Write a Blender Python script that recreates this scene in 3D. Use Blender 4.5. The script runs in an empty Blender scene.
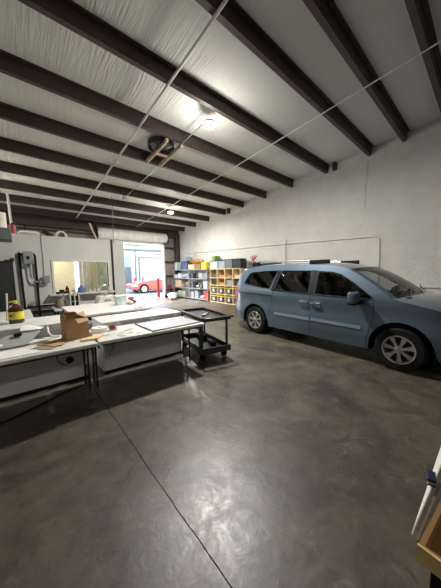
import bpy, math, random
from mathutils import Vector, Matrix
from mathutils.geometry import delaunay_2d_cdt
C = bpy.context.scene.collection
S = bpy.context.scene
PI = math.pi

# ------------------------------------------------------------------ camera
cam = bpy.data.cameras.new('camera')
camo = bpy.data.objects.new('camera', cam); C.objects.link(camo); S.camera = camo
# camera axes from the vanishing points of the walls (frame 441x588, focal length 235 px)
def _un(v): return Vector(v).normalized()
_Y = _un((14-220.5, 274-294, 235.0)); _X = _un((490-220.5, 267-294, 235.0)); _X = (_X - _Y*_X.dot(_Y)).normalized()
_Z = _X.cross(_Y)
if _Z.y > 0: _Z = -_Z
right = Vector((_X.x, _Y.x, _Z.x)); down = Vector((_X.y, _Y.y, _Z.y)); fwd = Vector((_X.z, _Y.z, _Z.z))
m = Matrix((right, -down, -fwd)).transposed().to_4x4()
m.translation = Vector((0, 0, 1.55)); camo.matrix_world = m
cam.sensor_fit = 'VERTICAL'; cam.sensor_height = 24.0; cam.lens = 235.0/588*24.0
cam.clip_start = 0.02; cam.clip_end = 300

# ------------------------------------------------------------------ world, sun, exposure
w = bpy.data.worlds.new('world'); S.world = w; w.use_nodes = True
nt = w.node_tree; bg = nt.nodes['Background']
sky = nt.nodes.new('ShaderNodeTexSky'); sky.sky_type = 'NISHITA'; sky.sun_disc = False
sky.sun_elevation = math.radians(50); sky.sun_rotation = math.radians(200)
nt.links.new(sky.outputs[0], bg.inputs[0]); bg.inputs[1].default_value = 1.8
sd = bpy.data.lights.new('sun', 'SUN'); sd.energy = 26; sd.angle = 0.4; sd.color = (1, .96, .9)
so = bpy.data.objects.new('sun', sd); C.objects.link(so)
so.rotation_euler = Vector((.22, -.8, -.58)).to_track_quat('-Z', 'Y').to_euler()
LAMP_W = 320.0
S.view_settings.view_transform = 'Standard'; S.view_settings.look = 'None'
S.view_settings.exposure = 0.0; S.view_settings.gamma = 1.0; S.view_settings.use_curve_mapping = False

# ------------------------------------------------------------------ materials
def lin(c):
    c = [x/255 for x in c]
    return tuple((x/12.92 if x <= .04045 else ((x+.055)/1.055)**2.4) for x in c)+(1,)
MATS = {}
def mat(name, rgb, rough=.6, metal=0, var=.12, scale=6, bump=0, bscale=40, emit=None, estr=0, coat=0, spec=.5, rgb2=None, stretch=(1,1,1)):
    if name in MATS: return MATS[name]
    m = bpy.data.materials.new(name); m.use_nodes = True; t = m.node_tree; n = t.nodes; l = t.links
    b = n['Principled BSDF']; base = lin(rgb)
    b.inputs['Roughness'].default_value = rough; b.inputs['Metallic'].default_value = metal
    b.inputs['Specular IOR Level'].default_value = spec
    if coat: b.inputs['Coat Weight'].default_value = coat; b.inputs['Coat Roughness'].default_value = .05
    tc = n.new('ShaderNodeTexCoord'); mp = n.new('ShaderNodeMapping'); l.new(tc.outputs['Object'], mp.inputs[0])
    mp.inputs['Scale'].default_value = stretch
    nz = n.new('ShaderNodeTexNoise'); nz.inputs['Scale'].default_value = scale; nz.inputs['Detail'].default_value = 5
    l.new(mp.outputs[0], nz.inputs[0])
    cr = n.new('ShaderNodeValToRGB'); l.new(nz.outputs[0], cr.inputs[0])
    cr.color_ramp.elements[0].position = .3; cr.color_ramp.elements[1].position = .7
    lo = tuple(x*(1-var) for x in base[:3])+(1,); hi = tuple(min(1, x*(1+var)) for x in base[:3])+(1,)
    if rgb2: hi = lin(rgb2)
    cr.color_ramp.elements[0].color = lo; cr.color_ramp.elements[1].color = hi
    l.new(cr.outputs[0], b.inputs['Base Color'])
    if bump:
        nb = n.new('ShaderNodeTexNoise'); nb.inputs['Scale'].default_value = bscale; nb.inputs['Detail'].default_value = 4
        l.new(mp.outputs[0], nb.inputs[0]); bp = n.new('ShaderNodeBump'); bp.inputs['Strength'].default_value = bump
        bp.inputs['Distance'].default_value = .02
        l.new(nb.outputs[0], bp.inputs['Height']); l.new(bp.outputs[0], b.inputs['Normal'])
    if emit: b.inputs['Emission Color'].default_value = lin(emit); b.inputs['Emission Strength'].default_value = estr
    MATS[name] = m; return m

def floor_material():
    m = bpy.data.materials.new('polished_concrete'); m.use_nodes = True; t = m.node_tree; n = t.nodes; l = t.links
    b = n['Principled BSDF']; tc = n.new('ShaderNodeTexCoord')
    def noise(s, d=6, dist=0, r=.55):
        x = n.new('ShaderNodeTexNoise'); x.inputs['Scale'].default_value = s; x.inputs['Detail'].default_value = d
        x.inputs['Distortion'].default_value = dist; x.inputs['Roughness'].default_value = r; l.new(tc.outputs['Object'], x.inputs[0]); return x
    def ramp(src, p0, c0, p1, c1):
        x = n.new('ShaderNodeValToRGB'); l.new(src, x.inputs[0]); e = x.color_ramp.elements
        e[0].position = p0; e[1].position = p1; e[0].color = c0; e[1].color = c1; return x
    def mix(f, a, bb, mode='MIX'):
        x = n.new('ShaderNodeMix'); x.data_type = 'RGBA'; x.blend_type = mode
        if isinstance(f, float): x.inputs[0].default_value = f
        else: l.new(f, x.inputs[0])
        for i, v in ((6, a), (7, bb)):
            if isinstance(v, tuple): x.inputs[i].default_value = v
            else: l.new(v, x.inputs[i])
        return x.outputs[2]
    a = ramp(noise(1.1, 8, 1.2).outputs[0], .32, lin((56, 50, 42)), .7, lin((98, 90, 77)))
    s = ramp(noise(5, 8, .6, .7).outputs[0], .35, (.6, .6, .6, 1), .65, (1.15, 1.14, 1.12, 1))
    c = mix(1.0, a.outputs[0], s.outputs[0], 'MULTIPLY')
    sc = ramp(noise(4.2, 9, 1.4, .72).outputs[0], .57, (0, 0, 0, 1), .68, (.24, .24, .24, 1))      # pale scuffs
    c = mix(sc.outputs[0], c, lin((150, 145, 132)))
    dk = ramp(noise(9, 3, .3).outputs[0], .70, (0, 0, 0, 1), .76, (.7, .7, .7, 1))
    c = mix(dk.outputs[0], c, lin((52, 49, 44)))
    # control joints: one along the hall at x=.69, one across
    sp = n.new('ShaderNodeSeparateXYZ'); l.new(tc.outputs['Object'], sp.inputs[0])
    wob = noise(2.5, 3)
    def joint(out, at, wd):
        ad = n.new('ShaderNodeMath'); ad.operation = 'MULTIPLY_ADD'; l.new(wob.outputs[0], ad.inputs[0]); ad.inputs[1].default_value = .03; l.new(out, ad.inputs[2])
        s1 = n.new('ShaderNodeMath'); s1.operation = 'SUBTRACT'; l.new(ad.outputs[0], s1.inputs[0]); s1.inputs[1].default_value = at+.015
        ab = n.new('ShaderNodeMath'); ab.operation = 'ABSOLUTE'; l.new(s1.outputs[0], ab.inputs[0])
        lt = n.new('ShaderNodeMath'); lt.operation = 'LESS_THAN'; l.new(ab.outputs[0], lt.inputs[0]); lt.inputs[1].default_value = wd
        return lt.outputs[0]
    j = joint(sp.outputs[0], .69, .0032)
    c = mix(j, c, lin((22, 20, 18)))
    j2 = joint(sp.outputs[1], 6.2, .003)
    c = mix(j2, c, lin((40, 38, 35)))
    l.new(c, b.inputs['Base Color'])
    rr = ramp(noise(2.2, 7, 1.5, .65).outputs[0], .3, (.34, .34, .34, 1), .7, (.55, .55, .55, 1)); rj = n.new('ShaderNodeMath'); rj.operation = 'MAXIMUM'; l.new(rr.outputs[0], rj.inputs[0]); l.new(j, rj.inputs[1]); l.new(rj.outputs[0], b.inputs['Roughness'])
    sj = n.new('ShaderNodeMapRange'); l.new(j, sj.inputs[0]); sj.inputs[3].default_value = .35; sj.inputs[4].default_value = 0; l.new(sj.outputs[0], b.inputs['Specular IOR Level'])
    nb = noise(11, 8, 1.0, .68); bp = n.new('ShaderNodeBump'); bp.inputs['Strength'].default_value = .15; bp.inputs['Distance'].default_value = .012
    l.new(nb.outputs[0], bp.inputs['Height']); l.new(bp.outputs[0], b.inputs['Normal'])
    cj = n.new('ShaderNodeMapRange'); l.new(j, cj.inputs[0]); cj.inputs[3].default_value = .55; cj.inputs[4].default_value = 0; l.new(cj.outputs[0], b.inputs['Coat Weight'])
    cr_ = ramp(noise(5.5, 9, 1.2, .75).outputs[0], .38, (.27, .27, .27, 1), .64, (.48, .48, .48, 1)); l.new(cr_.outputs[0], b.inputs['Coat Roughness']); l.new(bp.outputs[0], b.inputs['Coat Normal'])
    return m

def insulation_material():
    m = bpy.data.materials.new('vinyl_insulation'); m.use_nodes = True; t = m.node_tree; n = t.nodes; l = t.links
    b = n['Principled BSDF']; tc = n.new('ShaderNodeTexCoord')
    mp = n.new('ShaderNodeMapping'); l.new(tc.outputs['Object'], mp.inputs[0]); mp.inputs['Scale'].default_value = (16, 1.1, 1)
    mp.inputs['Rotation'].default_value = (0, 0, .12)
    nz = n.new('ShaderNodeTexNoise'); nz.inputs['Scale'].default_value = 1.6; nz.inputs['Detail'].default_value = 4; nz.inputs['Distortion'].default_value = .6
    l.new(mp.outputs[0], nz.inputs[0])
    ms = n.new('ShaderNodeTexNoise'); ms.inputs['Scale'].default_value = .55; l.new(tc.outputs['Object'], ms.inputs[0])
    mr = n.new('ShaderNodeMapRange'); l.new(ms.outputs[0], mr.inputs[0]); mr.inputs[1].default_value = .4; mr.inputs[2].default_value = .62; mr.inputs[3].default_value = .25; mr.inputs[4].default_value = 1
    # fewer wrinkles towards the right wall, where the sheet is pulled taut
    sp = n.new('ShaderNodeSeparateXYZ'); l.new(tc.outputs['Object'], sp.inputs[0])
    mx = n.new('ShaderNodeMapRange'); l.new(sp.outputs[0], mx.inputs[0]); mx.inputs[1].default_value = 2.2; mx.inputs[2].default_value = 4.5; mx.inputs[3].default_value = 1; mx.inputs[4].default_value = .22
    mu = n.new('ShaderNodeMath'); mu.operation = 'MULTIPLY'; l.new(mr.outputs[0], mu.inputs[0]); l.new(mx.outputs[0], mu.inputs[1])
    bp = n.new('ShaderNodeBump'); bp.inputs['Distance'].default_value = .045; l.new(mu.outputs[0], bp.inputs['Strength'])
    l.new(nz.outputs[0], bp.inputs['Height']); l.new(bp.outputs[0], b.inputs['Normal'])
    b.inputs['Base Color'].default_value = lin((222, 222, 214)); b.inputs['Roughness'].default_value = .62
    return m

def paint_material():
    m = bpy.data.materials.new('blue_car_paint'); m.use_nodes = True; b = m.node_tree.nodes['Principled BSDF']
    b.inputs['Base Color'].default_value = lin((88, 106, 123)); b.inputs['Metallic'].default_value = .45; b.inputs['Roughness'].default_value = .38
    b.inputs['Coat Weight'].default_value = 1; b.inputs['Coat Roughness'].default_value = .06
    n = m.node_tree.nodes.new('ShaderNodeTexNoise'); n.inputs['Scale'].default_value = 600
    bp = m.node_tree.nodes.new('ShaderNodeBump'); bp.inputs['Strength'].default_value = .03
    m.node_tree.links.new(n.outputs[0], bp.inputs['Height']); m.node_tree.links.new(bp.outputs[0], b.inputs['Normal'])
    return m

def glass_material(name, tint, refl=0):
    m = bpy.data.materials.new(name); m.use_nodes = True; t = m.node_tree; n = t.nodes; l = t.links
    out = n['Material Output']; n.remove(n['Principled BSDF'])
    tr = n.new('ShaderNodeBsdfTransparent'); tr.inputs[0].default_value = tint
    gl = n.new('ShaderNodeBsdfGlossy'); gl.inputs['Roughness'].default_value = .03
    fr = n.new('ShaderNodeFresnel'); fr.inputs[0].default_value = 1.5+refl
    mx = n.new('ShaderNodeMixShader'); l.new(fr.outputs[0], mx.inputs[0]); l.new(tr.outputs[0], mx.inputs[1]); l.new(gl.outputs[0], mx.inputs[2])
    l.new(mx.outputs[0], out.inputs[0]); return m

M_floor = floor_material(); M_ins = insulation_material(); M_paint = paint_material()
M_tint = glass_material('tinted_glass', (.07, .075, .08, 1), .35); M_clear = glass_material('door_glass', (.6, .63, .62, 1)); M_pane = glass_material('clear_glass', (.9, .93, .92, 1))
M_wall = mat('white_painted_concrete', (214, 212, 204), .8, var=.06, scale=3, bump=1.0, bscale=22)
M_purlin = mat('brown_primed_steel', (66, 50, 45), .5, var=.18, scale=4)
M_white = mat('white_painted_metal', (215, 213, 206), .45, var=.04)
M_part = mat('white_wallboard', (203, 203, 196), .7, var=.05, scale=2)
M_table = mat('white_table_plastic', (208, 206, 199), .4, var=.05, scale=8)
M_bench = mat('grey_bench_panel', (214, 214, 217), .55, var=.06, scale=3)
M_benchtop = mat('white_laminate', (214, 216, 212), .25, var=.06, scale=5)
M_dkmetal = mat('dark_metal', (48, 48, 52), .45, .5)
M_blackpl = mat('black_plastic', (38, 38, 40), .5, var=.2)
M_black = mat('matte_black', (20, 20, 22), .6, spec=.2)
M_card = mat('cardboard', (176, 138, 100), .8, var=.08, scale=9)
M_chrome = mat('chrome', (225, 225, 225), .12, 1)
M_silver = mat('silver_alloy', (190, 190, 190), .32, .7)
M_rubber = mat('tire_rubber', (22, 22, 23), .8, var=.2, spec=.2)
M_wood = mat('pale_plywood', (222, 198, 152), .65, var=.12, scale=5, stretch=(1, 1, 6))
M_lumber = mat('lumber', (206, 180, 154), .7, var=.16, scale=8)

# ------------------------------------------------------------------ mesh helpers
class MB:
    def __init__(s): s.v = []; s.f = []
    def add(s, vs, fs):
        k = len(s.v); s.v += [tuple(v) for v in vs]; s.f += [tuple(i+k for i in f) for f in fs]; return s
    def box(s, c, d, rot=None):
        x, y, z = (q/2 for q in d); P = [Vector((a*x, b*y, e*z)) for a in (-1, 1) for b in (-1, 1) for e in (-1, 1)]
        if rot is not None:
            R = rot if isinstance(rot, Matrix) else Matrix.Rotation(rot, 3, 'Z')
            P = [R @ p for p in P]
        return s.add([p+Vector(c) for p in P], [(0, 1, 3, 2), (4, 6, 7, 5), (0, 4, 5, 1), (2, 3, 7, 6), (0, 2, 6, 4), (1, 5, 7, 3)])
    def bb(s, x0, x1, y0, y1, z0, z1): return s.box(((x0+x1)/2, (y0+y1)/2, (z0+z1)/2), (abs(x1-x0), abs(y1-y0), abs(z1-z0)))
    def cyl(s, p0, p1, r0, r1=None, n=16, caps=True):
        r1 = r0 if r1 is None else r1; p0 = Vector(p0); p1 = Vector(p1); d = (p1-p0).normalized()
        u = d.orthogonal().normalized(); v = d.cross(u); A = []
        for p, r in ((p0, r0), (p1, r1)):
            A += [p+(u*math.cos(2*PI*i/n)+v*math.sin(2*PI*i/n))*r for i in range(n)]
        F = [(i, (i+1) % n, n+(i+1) % n, n+i) for i in range(n)]
        if caps: F += [tuple(range(n))[::-1], tuple(range(n, 2*n))]
        return s.add(A, F)
    def tube(s, pts, r, n=8):
        pts = [Vector(p) for p in pts]; R = []; u = None
        for i, p in enumerate(pts):
            d = (pts[min(i+1, len(pts)-1)]-pts[max(i-1, 0)]).normalized()
            if u is None: u = d.orthogonal().normalized()
            u = (u-d*u.dot(d)).normalized(); v = d.cross(u)
            R += [p+(u*math.cos(2*PI*k/n)+v*math.sin(2*PI*k/n))*r for k in range(n)]
        F = [(i*n+k, i*n+(k+1) % n, (i+1)*n+(k+1) % n, (i+1)*n+k) for i in range(len(pts)-1) for k in range(n)]
        F += [tuple(range(n))[::-1], tuple(range((len(pts)-1)*n, len(pts)*n))]
        return s.add(R, F)
    def lathe(s, prof, c=(0, 0, 0), n=24, axis='Z', caps=True):
        V = []
        for r, h in prof:
            for i in range(n):
                a = 2*PI*i/n; p = (r*math.cos(a), r*math.sin(a), h)
                if axis == 'Y': p = (p[0], p[2], p[1])
                V.append(Vector(p)+Vector(c))
        F = [(j*n+i, j*n+(i+1) % n, (j+1)*n+(i+1) % n, (j+1)*n+i) for j in range(len(prof)-1) for i in range(n)]
        if caps: F += [tuple(range(n))[::-1], tuple(range((len(prof)-1)*n, len(prof)*n))]
        return s.add(V, F)
    def prism(s, poly, a, b, axis='Y'):
        n = len(poly); V = []
        for h in (a, b):
            for (p, q) in poly: V.append({'Y': (p, h, q), 'Z': (p, q, h), 'X': (h, p, q)}[axis])
        F = [tuple(range(n)), tuple(range(n, 2*n))[::-1]]+[(i, i+n, (i+1) % n+n, (i+1) % n) for i in range(n)]
        return s.add(V, F)
    def slab(s, quad, t):      # a thin quad with thickness along its normal
        q = [Vector(p) for p in quad]; nn = (q[1]-q[0]).cross(q[2]-q[0]).normalized()*t
        k = len(q); return s.add(q+[p-nn for p in q], [tuple(range(k)), tuple(range(k, 2*k))[::-1]]+[(i, i+k, (i+1) % k+k, (i+1) % k) for i in range(k)])
    def build(s, name, m, parent=None, smooth=False, bevel=0, loc=None, solid=0):
        me = bpy.data.meshes.new(name); me.from_pydata(s.v, [], s.f); me.update(); me.validate()
        import bmesh
        bm = bmesh.new(); bm.from_mesh(me); bmesh.ops.recalc_face_normals(bm, faces=bm.faces); bm.to_mesh(me); bm.free()
        me.materials.append(m); o = bpy.data.objects.new(name, me); C.objects.link(o)
        if parent: o.parent = parent
        if loc: o.location = loc
        if smooth:
            me.polygons.foreach_set('use_smooth', [True]*len(me.polygons)); me.set_sharp_from_angle(angle=math.radians(38))
        if solid:
            q = o.modifiers.new('s', 'SOLIDIFY'); q.thickness = solid; q.offset = 0
        if bevel:
            q = o.modifiers.new('b', 'BEVEL'); q.width = bevel; q.segments = 2; q.limit_method = 'ANGLE'
        return o
def tag(o, label, cat, group=None, kind=None):
    o['label'] = label; o['category'] = cat
    if group: o['group'] = group
    if kind: o['kind'] = kind
    return o
def thing(name, label, cat, loc=(0, 0, 0), rz=0, group=None):
    o = bpy.data.objects.new(name, None); C.objects.link(o); o.location = loc; o.rotation_euler = (0, 0, rz); o.empty_display_size = .1
    return tag(o, label, cat, group)
def struct(mb, name, m, **k):
    o = mb.build(name, m, **k); o['kind'] = 'structure'; return o
def dup(root, loc, rz=None, label=None):
    r = root.copy(); C.objects.link(r); r.location = loc
    if rz is not None: r.rotation_euler = (0, 0, rz)
    if label: r['label'] = label
    for ch in list(root.children):
        c = ch.copy(); C.objects.link(c); c.parent = r
        for g in list(ch.children):
            d = g.copy(); C.objects.link(d); d.parent = c
    return r

# ------------------------------------------------------------------ the shell
XW = 7.85; XL = -5.0; YB = 13.05; YN = -6.0
def roof(y): return 4.942-.0833*y          # underside of the purlins
PD = .235
struct(MB().bb(XL-.3, XW+.3, YN-.3, YB+.15, -.2, 0), 'floor', M_floor)
PY = [-5.4, -4.2, -3.0, -1.8, -.65, .13, .92, 1.71, 2.5, 3.72, 4.97, 6.18, 7.41, 8.60, 9.85, 11.05, 12.2, 12.95]
# insulation sagging between the purlins
mb = MB(); rows = []
ys = [YN-.2]+PY+[YB+.1]
prof = []
for a, b in zip(ys[:-1], ys[1:]):
    for k in range(8):
        u = k/8; prof.append((a+(b-a)*u, -.05*(b-a)*4*u*(1-u)))
prof.append((ys[-1], 0))
xs = [XL-.3+i*(XW+.6-XL)/2 for i in range(3)]
V = [(x, y, roof(y)+PD+.012+dz) for (y, dz) in prof for x in xs]
F = [(i*3+j, i*3+j+1, (i+1)*3+j+1, (i+1)*3+j) for i in range(len(prof)-1) for j in range(2)]
V2 = [(x, y, z+.25) for x, y, z in V]; k = len(V)
mb.add(V, F); mb.add(V2, F)
struct(mb, 'ceiling', M_ins, smooth=True)
for i, y in enumerate(PY):
    z = roof(y); t = .012; fl = .072; y -= fl
    P = [(y+fl, z), (y+fl, z+.02), (y+fl-t, z+.02), (y+fl-t, z+t), (y, z+t), (y, z+PD), (y-fl, z+PD), (y-fl, z+PD-.02), (y-fl+t, z+PD-.02), (y-fl+t, z+PD-t), (y-t, z+PD-t), (y-t, z)]
    o = struct(MB().prism(P, XL, XW-.001, 'X'), 'trim_%d' % (i+1), M_purlin)
    # clip under the end at the wall for every fourth purlin
for y in (3.40, 8.24):
    z = roof(y); tag(MB().bb(XW-.14, XW-.002, y-.05, y+.05, z-.03, z+PD).build('beam_clip', M_purlin),
        'short brown steel clip beside a ceiling beam end, '+('nearer the viewer' if y < 5 else 'above the far shelves'), 'bracket', 'beam clips at the white wall')
# right wall
mw = MB()
mw.prism([(YN-.3, 0), (YB+.1, 0), (YB+.1, roof(YB)+.5), (YN-.3, roof(YN)+.5)], XW, XW+.25, 'X')
struct(mw, 'wall_right', M_wall)
le = MB().prism([(YN, roof(YN)-.08), (YB, roof(YB)-.08), (YB, roof(YB)+PD), (YN, roof(YN)+PD)], XW-.015, XW, 'X')
struct(le, 'trim_30', mat('ledger_white', (214, 213, 206), .6))
# panel seams: raised beads on the concrete
for i, (y, z0, z1, wd) in enumerate([(1.41, 0, 4.70, .008), (3.7, 0, 4.45, .008), (6.5, 0, 4.25, .008), (8.9, 0, 4.05, .008), (-1.2, 0, 4.8, .008), (.94, 1.1, 2.31, .006), (4.46, 1.3, 2.36, .006)]):
    struct(MB().bb(XW-.004, XW, y-wd, y+wd, z0, z1), 'trim_%d' % (31+i), M_wall)
struct(MB().bb(XW-.005, XW, .94, 4.46, 2.33, 2.345), 'trim_38', M_wall)
struct(MB().bb(XW-.035, XW, -6, 1.72, 1.05, 1.10), 'trim_39', M_white)
M_crack = mat('dark_crack', (120, 116, 108), .9)
struct(MB().tube([(XW, 2.5, 4.72), (XW, 2.49, 4.3), (XW, 2.53, 3.9), (XW, 2.51, 3.6), (XW, 2.54, 3.3)], .006, 5), 'trim_40', M_crack)
# far wall with roller door opening x 3.3..6.83, z<3.3
DX0, DX1, DZ = 3.25, 6.80, 3.2
M_far = mat('pink_grey_insulation', (150, 138, 134), .7, var=.1, scale=2, bump=.4, bscale=3)
mf = MB(); mf.bb(XL-.3, DX0, YB, YB+.12, 0, 4.4); mf.bb(DX1, XW, YB, YB+.12, 0, 4.4); mf.bb(DX0, DX1, YB, YB+.12, DZ, 4.4)
struct(mf, 'wall_far', M_far)
k = 41
for z in (.45, 1.29, 2.14, 2.98):
    struct(MB().bb(DX1+.06, XW-.02, YB-.11, YB-.001, z-.05, z+.05), 'trim_%d' % k, M_purlin); k += 1
for z in (2.4, 3.45):
    struct(MB().bb(XL, DX0-.1, YB-.11, YB-.001, z-.04, z+.04), 'trim_%d' % k, M_purlin); k += 1
struct(MB().bb(XW-.3, XW-.005, YB-.32, YB-.115, 0, roof(YB)-.0), 'trim_%d' % k, M_purlin); k += 1     # corner column
for x in (.48, 1.82, -1.2):
    struct(MB().bb(x-.03, x+.03, YB-.13, YB-.001, 2.5, 3.95), 'trim_%d' % k, M_dkmetal); k += 1
struct(MB().bb(DX1, DX1+.09, YB-.14, YB-.001, 0, DZ), 'trim_%d' % k, M_white); k += 1
struct(MB().bb(DX0-.09, DX0, YB-.14, YB-.001, 0, DZ), 'trim_%d' % k, M_white); k += 1
struct(MB().bb(XL, XW-.35, YB-.35, YB-.02, roof(YB)-.28, roof(YB)-.01), 'trim_%d' % k, M_purlin); k += 1  # header beam
# left and near walls, out of view
M_side = mat('grey_side_wall', (150, 148, 142), .8)
struct(MB().bb(XL-.25, XL, YN-.3, YB+.1, 0, 5.6), 'wall_left', M_side)
struct(MB().bb(XL-.3, XW+.3, YN-.25, YN, 0, 5.8), 'wall_near', M_side)

# roller door: rolled-up curtain under its hood
rd = thing('roller_door', 'rolled-up white roller door in its drum over the bright doorway', 'roller door', ((DX0+DX1)/2, YB-.25, DZ))
mb = MB(); L = (DX1-DX0)/2+.08
mb.cyl((-L, -.08, .30), (L, -.08, .30), .26, n=28); mb.build('curtain_roll', mat('roller_white', (236, 234, 226), .5), rd, smooth=True)
MB().bb(-L-.04, -L, -.38, .24, .02, .62).build('end_plate', M_dkmetal, rd); MB().bb(L, L+.04, -.38, .24, .02, .62).build('end_plate', M_dkmetal, rd)
MB().bb(-L+.1, L-.1, .08, .13, -.07, .12).build('bottom_bar', M_white, rd)

# ------------------------------------------------------------------ outside
M_asph = mat('sunlit_concrete_yard', (120, 116, 108), .8, var=.06, scale=1.5)
struct(MB().bb(-30, 45, YB+.12, 60, -.25, -.03), 'ground', M_asph)
fb = thing('warehouse', 'long white warehouse across the yard, seen through the open doorway', 'building', (11, 24, -.03))
M_fac = mat('facade_white', (172, 171, 167), .7, var=.03)
mb = MB(); mb.bb(-20, 20, 0, 8, 0, 6.2); mb.build('wall', M_fac, fb)
MB().bb(-20, 20, -.12, 0, 3.75, 3.95).build('band', mat('band_grey', (70, 76, 80), .6), fb)
def rolld(x0, x1, z1):
    o = MB()
    n = 12
    for i in range(n): o.prism([(x0, i*z1/n), (x1, i*z1/n), (x1, (i+.9)*z1/n), (x0, (i+.9)*z1/n)], -.09, -.03)
    d = o.build('roller_shutter', mat('shutter_pale_blue', (140, 150, 160), .5), fb)
    f = MB(); f.bb(x0-.1, x0, -.12, -.001, 0, z1+.1); f.bb(x1, x1+.1, -.12, -.001, 0, z1+.1); f.bb(x0, x1, -.12, -.001, z1, z1+.1)
    f.build('door_frame', mat('frame_grey', (64, 70, 74), .6), d)
rolld(-1.15, 2.4, 3.05); rolld(5, 8.6, 3.05); rolld(-8.6, -5, 3.05)
wn = MB().bb(-3.1, -2.05, -.05, -.001, 2.1, 3.05).build('window', mat('window_pale', (82, 104, 116), .2), fb)
MB().bb(-3.1, -2.02, -.08, -.001, .3, 2.08).build('entrance_door', mat('door_grey', (62, 64, 68), .5), fb)
sg = MB()
for i in range(12): sg.bb(-2.5+i*.13, -2.4+i*.13, -.05, -.001, 4.25, 4.4)
sg.build('lettering', mat('lettering_grey', (70, 70, 72), .6), fb)
MB().bb(.8, 1.2, -.25, -.001, 3.45, 3.6).build('wall_lamp', mat('lamp_grey', (110, 110, 110), .5), fb)
MB().bb(-.02-1.6, -1.5, -.08, -.001, 0, 3.75).build('downpipe', mat('frame_grey', (64, 70, 74), .6), fb)
M_red = mat('red_safety_paint', (160, 20, 30), .4, var=.05)
for (x, y, h, lb) in [(6.81, 13.75, 1.12, 'tall red bollard just outside the right side of the doorway'), (8.75, 22.6, 1.0, 'red bollard left of the red car, leftmost across the yard'), (9.75, 23.0, 1.0, 'red bollard behind the red car, beside the pale blue shutter')]:
    b = thing('bollard', lb, 'bollard', (x, y, -.03), group='red bollards outside')
    MB().cyl((0, 0, 0), (0, 0, h), .085, n=14).build('post', M_red, b, smooth=True)
    MB().lathe([(.085, 0), (.075, .04), (.03, .07), (.001, .075)], (0, 0, h), 14).build('cap', M_red, b, smooth=True)

# red car outside: side view, nose to the left
rc = thing('car', 'shiny red car parked in the sun outside the doorway', 'car', (6.45, 17.0, -.03), 0)
prof = [(0, .35), (.02, .62), (.25, .72), (.6, .80), (1.25, .92), (1.45, .96), (2.2, 1.36), (2.7, 1.42), (3.4, 1.40), (4.1, 1.05), (4.5, .98), (4.6, .6), (4.58, .33), (4.2, .25)]
def arcp(cx, cz, r, n=9, a0=PI, a1=0): return [(cx+r*math.cos(a0+(a1-a0)*i/n), cz+r*math.sin(a0+(a1-a0)*i/n)) for i in range(n+1)]
low = [(.35, .22)]+arcp(.82, .32, .36)+[(1.3, .2), (3.2, .2)]+arcp(3.6, .32, .36)
full = low+prof[::-1]
mb = MB()
body = [(p[0], p[1]) for p in full]
for (ya, yb, ins) in [(0, 1.7, 0)]:
    # body below the belt at full width, cabin narrower
    lowp = [p for p in low]+[(4.2, .25), (4.58, .33), (4.6, .6), (4.5, .98), (4.1, 1.0), (1.45, .96), (1.25, .92), (.6, .80), (.25, .72), (.02, .62), (0, .35)]
    mb.prism(lowp, 0, 1.7)
mb.build('body', mat('red_car_paint', (160, 10, 22), .25, coat=1, var=.02), rc, bevel=.03)
cab = [(1.5, .955), (2.25, 1.34), (2.7, 1.41), (3.4, 1.39), (4.05, .99)]
MB().prism(cab, .18, 1.52).build('cabin_glass', mat('car_glass_pale', (150, 165, 180), .08, var=.03), rc)
MB().prism([(2.2, 1.34), (2.7, 1.42), (3.4, 1.41), (3.6, 1.3), (3.4, 1.36), (2.7, 1.38)], .16, 1.54).build('roof', MATS['red_car_paint'], rc)
for x in (.82, 3.6):
    for y in (.0, 1.5):
        wl = MB().lathe([(.2, 0), (.31, 0), (.32, .03), (.32, .17), (.31, .2), (.2, .2)], (x, y, .32), 20, 'Y', caps=False).build('wheel', M_rubber, rc, smooth=True)
        MB().lathe([(.02, -.01), (.21, -.01), (.22, .03), (.02, .04)], (x, y, .32), 16, 'Y').build('rim', M_silver, wl, smooth=True)
MB().bb(.0, .3, -.02, .3, .55, .66).build('headlight', M_white, rc)

# ------------------------------------------------------------------ ceiling conduits, lamps, fan
def zc(y, d=-.02): return roof(y)+d
r = .022
tag(MB().tube([(2.13+.009*(y-2.4), y, zc(y)) for y in (-3, 0, 2.4, 5, 8, 11.9)], r).build('conduit', M_white, smooth=True), 'white conduit under the beams on the left, running over the tables to the far wall', 'conduit', 'conduits under the ceiling beams')
tag(MB().tube([(4.98, y, zc(y)) for y in (-3, 0, 2.4, 5, 8, 12.3)], .013).build('conduit', M_white, smooth=True), 'white conduit under the beams that passes the far lamp, right of the bright lamp', 'conduit', 'conduits under the ceiling beams')
tag(MB().tube([(3.17, y, zc(y)) for y in (4.05, 5.1, 6.2, 8.6)], .012).build('conduit', M_silver, smooth=True), 'thin grey conduit from the bright lamp past the round fan', 'conduit', 'conduits under the ceiling beams')
tag(MB().bb(2.13, 2.2, 6.36, 6.44, roof(6.4)-.12, roof(6.4)-.045).build('junction_box', M_silver), 'small metal box on the left ceiling conduit, left of the fan', 'junction box')
tag(MB().lathe([(.05, 0), (.06, .05), (.06, .1), (.03, .12)], (3.12, 8.68, roof(8.68)-.13), 14).build('junction_box', M_silver, smooth=True), 'small round box at the far end of the thin grey conduit', 'junction box')
# upright pipe at left and the horizontal one it joins
mb = MB().tube([(.07, 9, 2.575), (.04, 9, 3.2), (.03, 9, 3.74), (-.02, 9, 3.84), (-.12, 9, 3.88), (-.9, 9, 3.88)], .028)
tag(mb.build('pipe', M_white, smooth=True), 'white upright pipe that bends left near the ceiling, far left', 'pipe')
tag(MB().tube([(2.5, 8.0, 3.95), (2.49, 8, 3.3), (2.46, 7.97, 2.5)], .007, 6).build('hanging_cable', M_dkmetal), 'thin dark cable hanging down from a ceiling beam to the white partition', 'cable')

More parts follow.
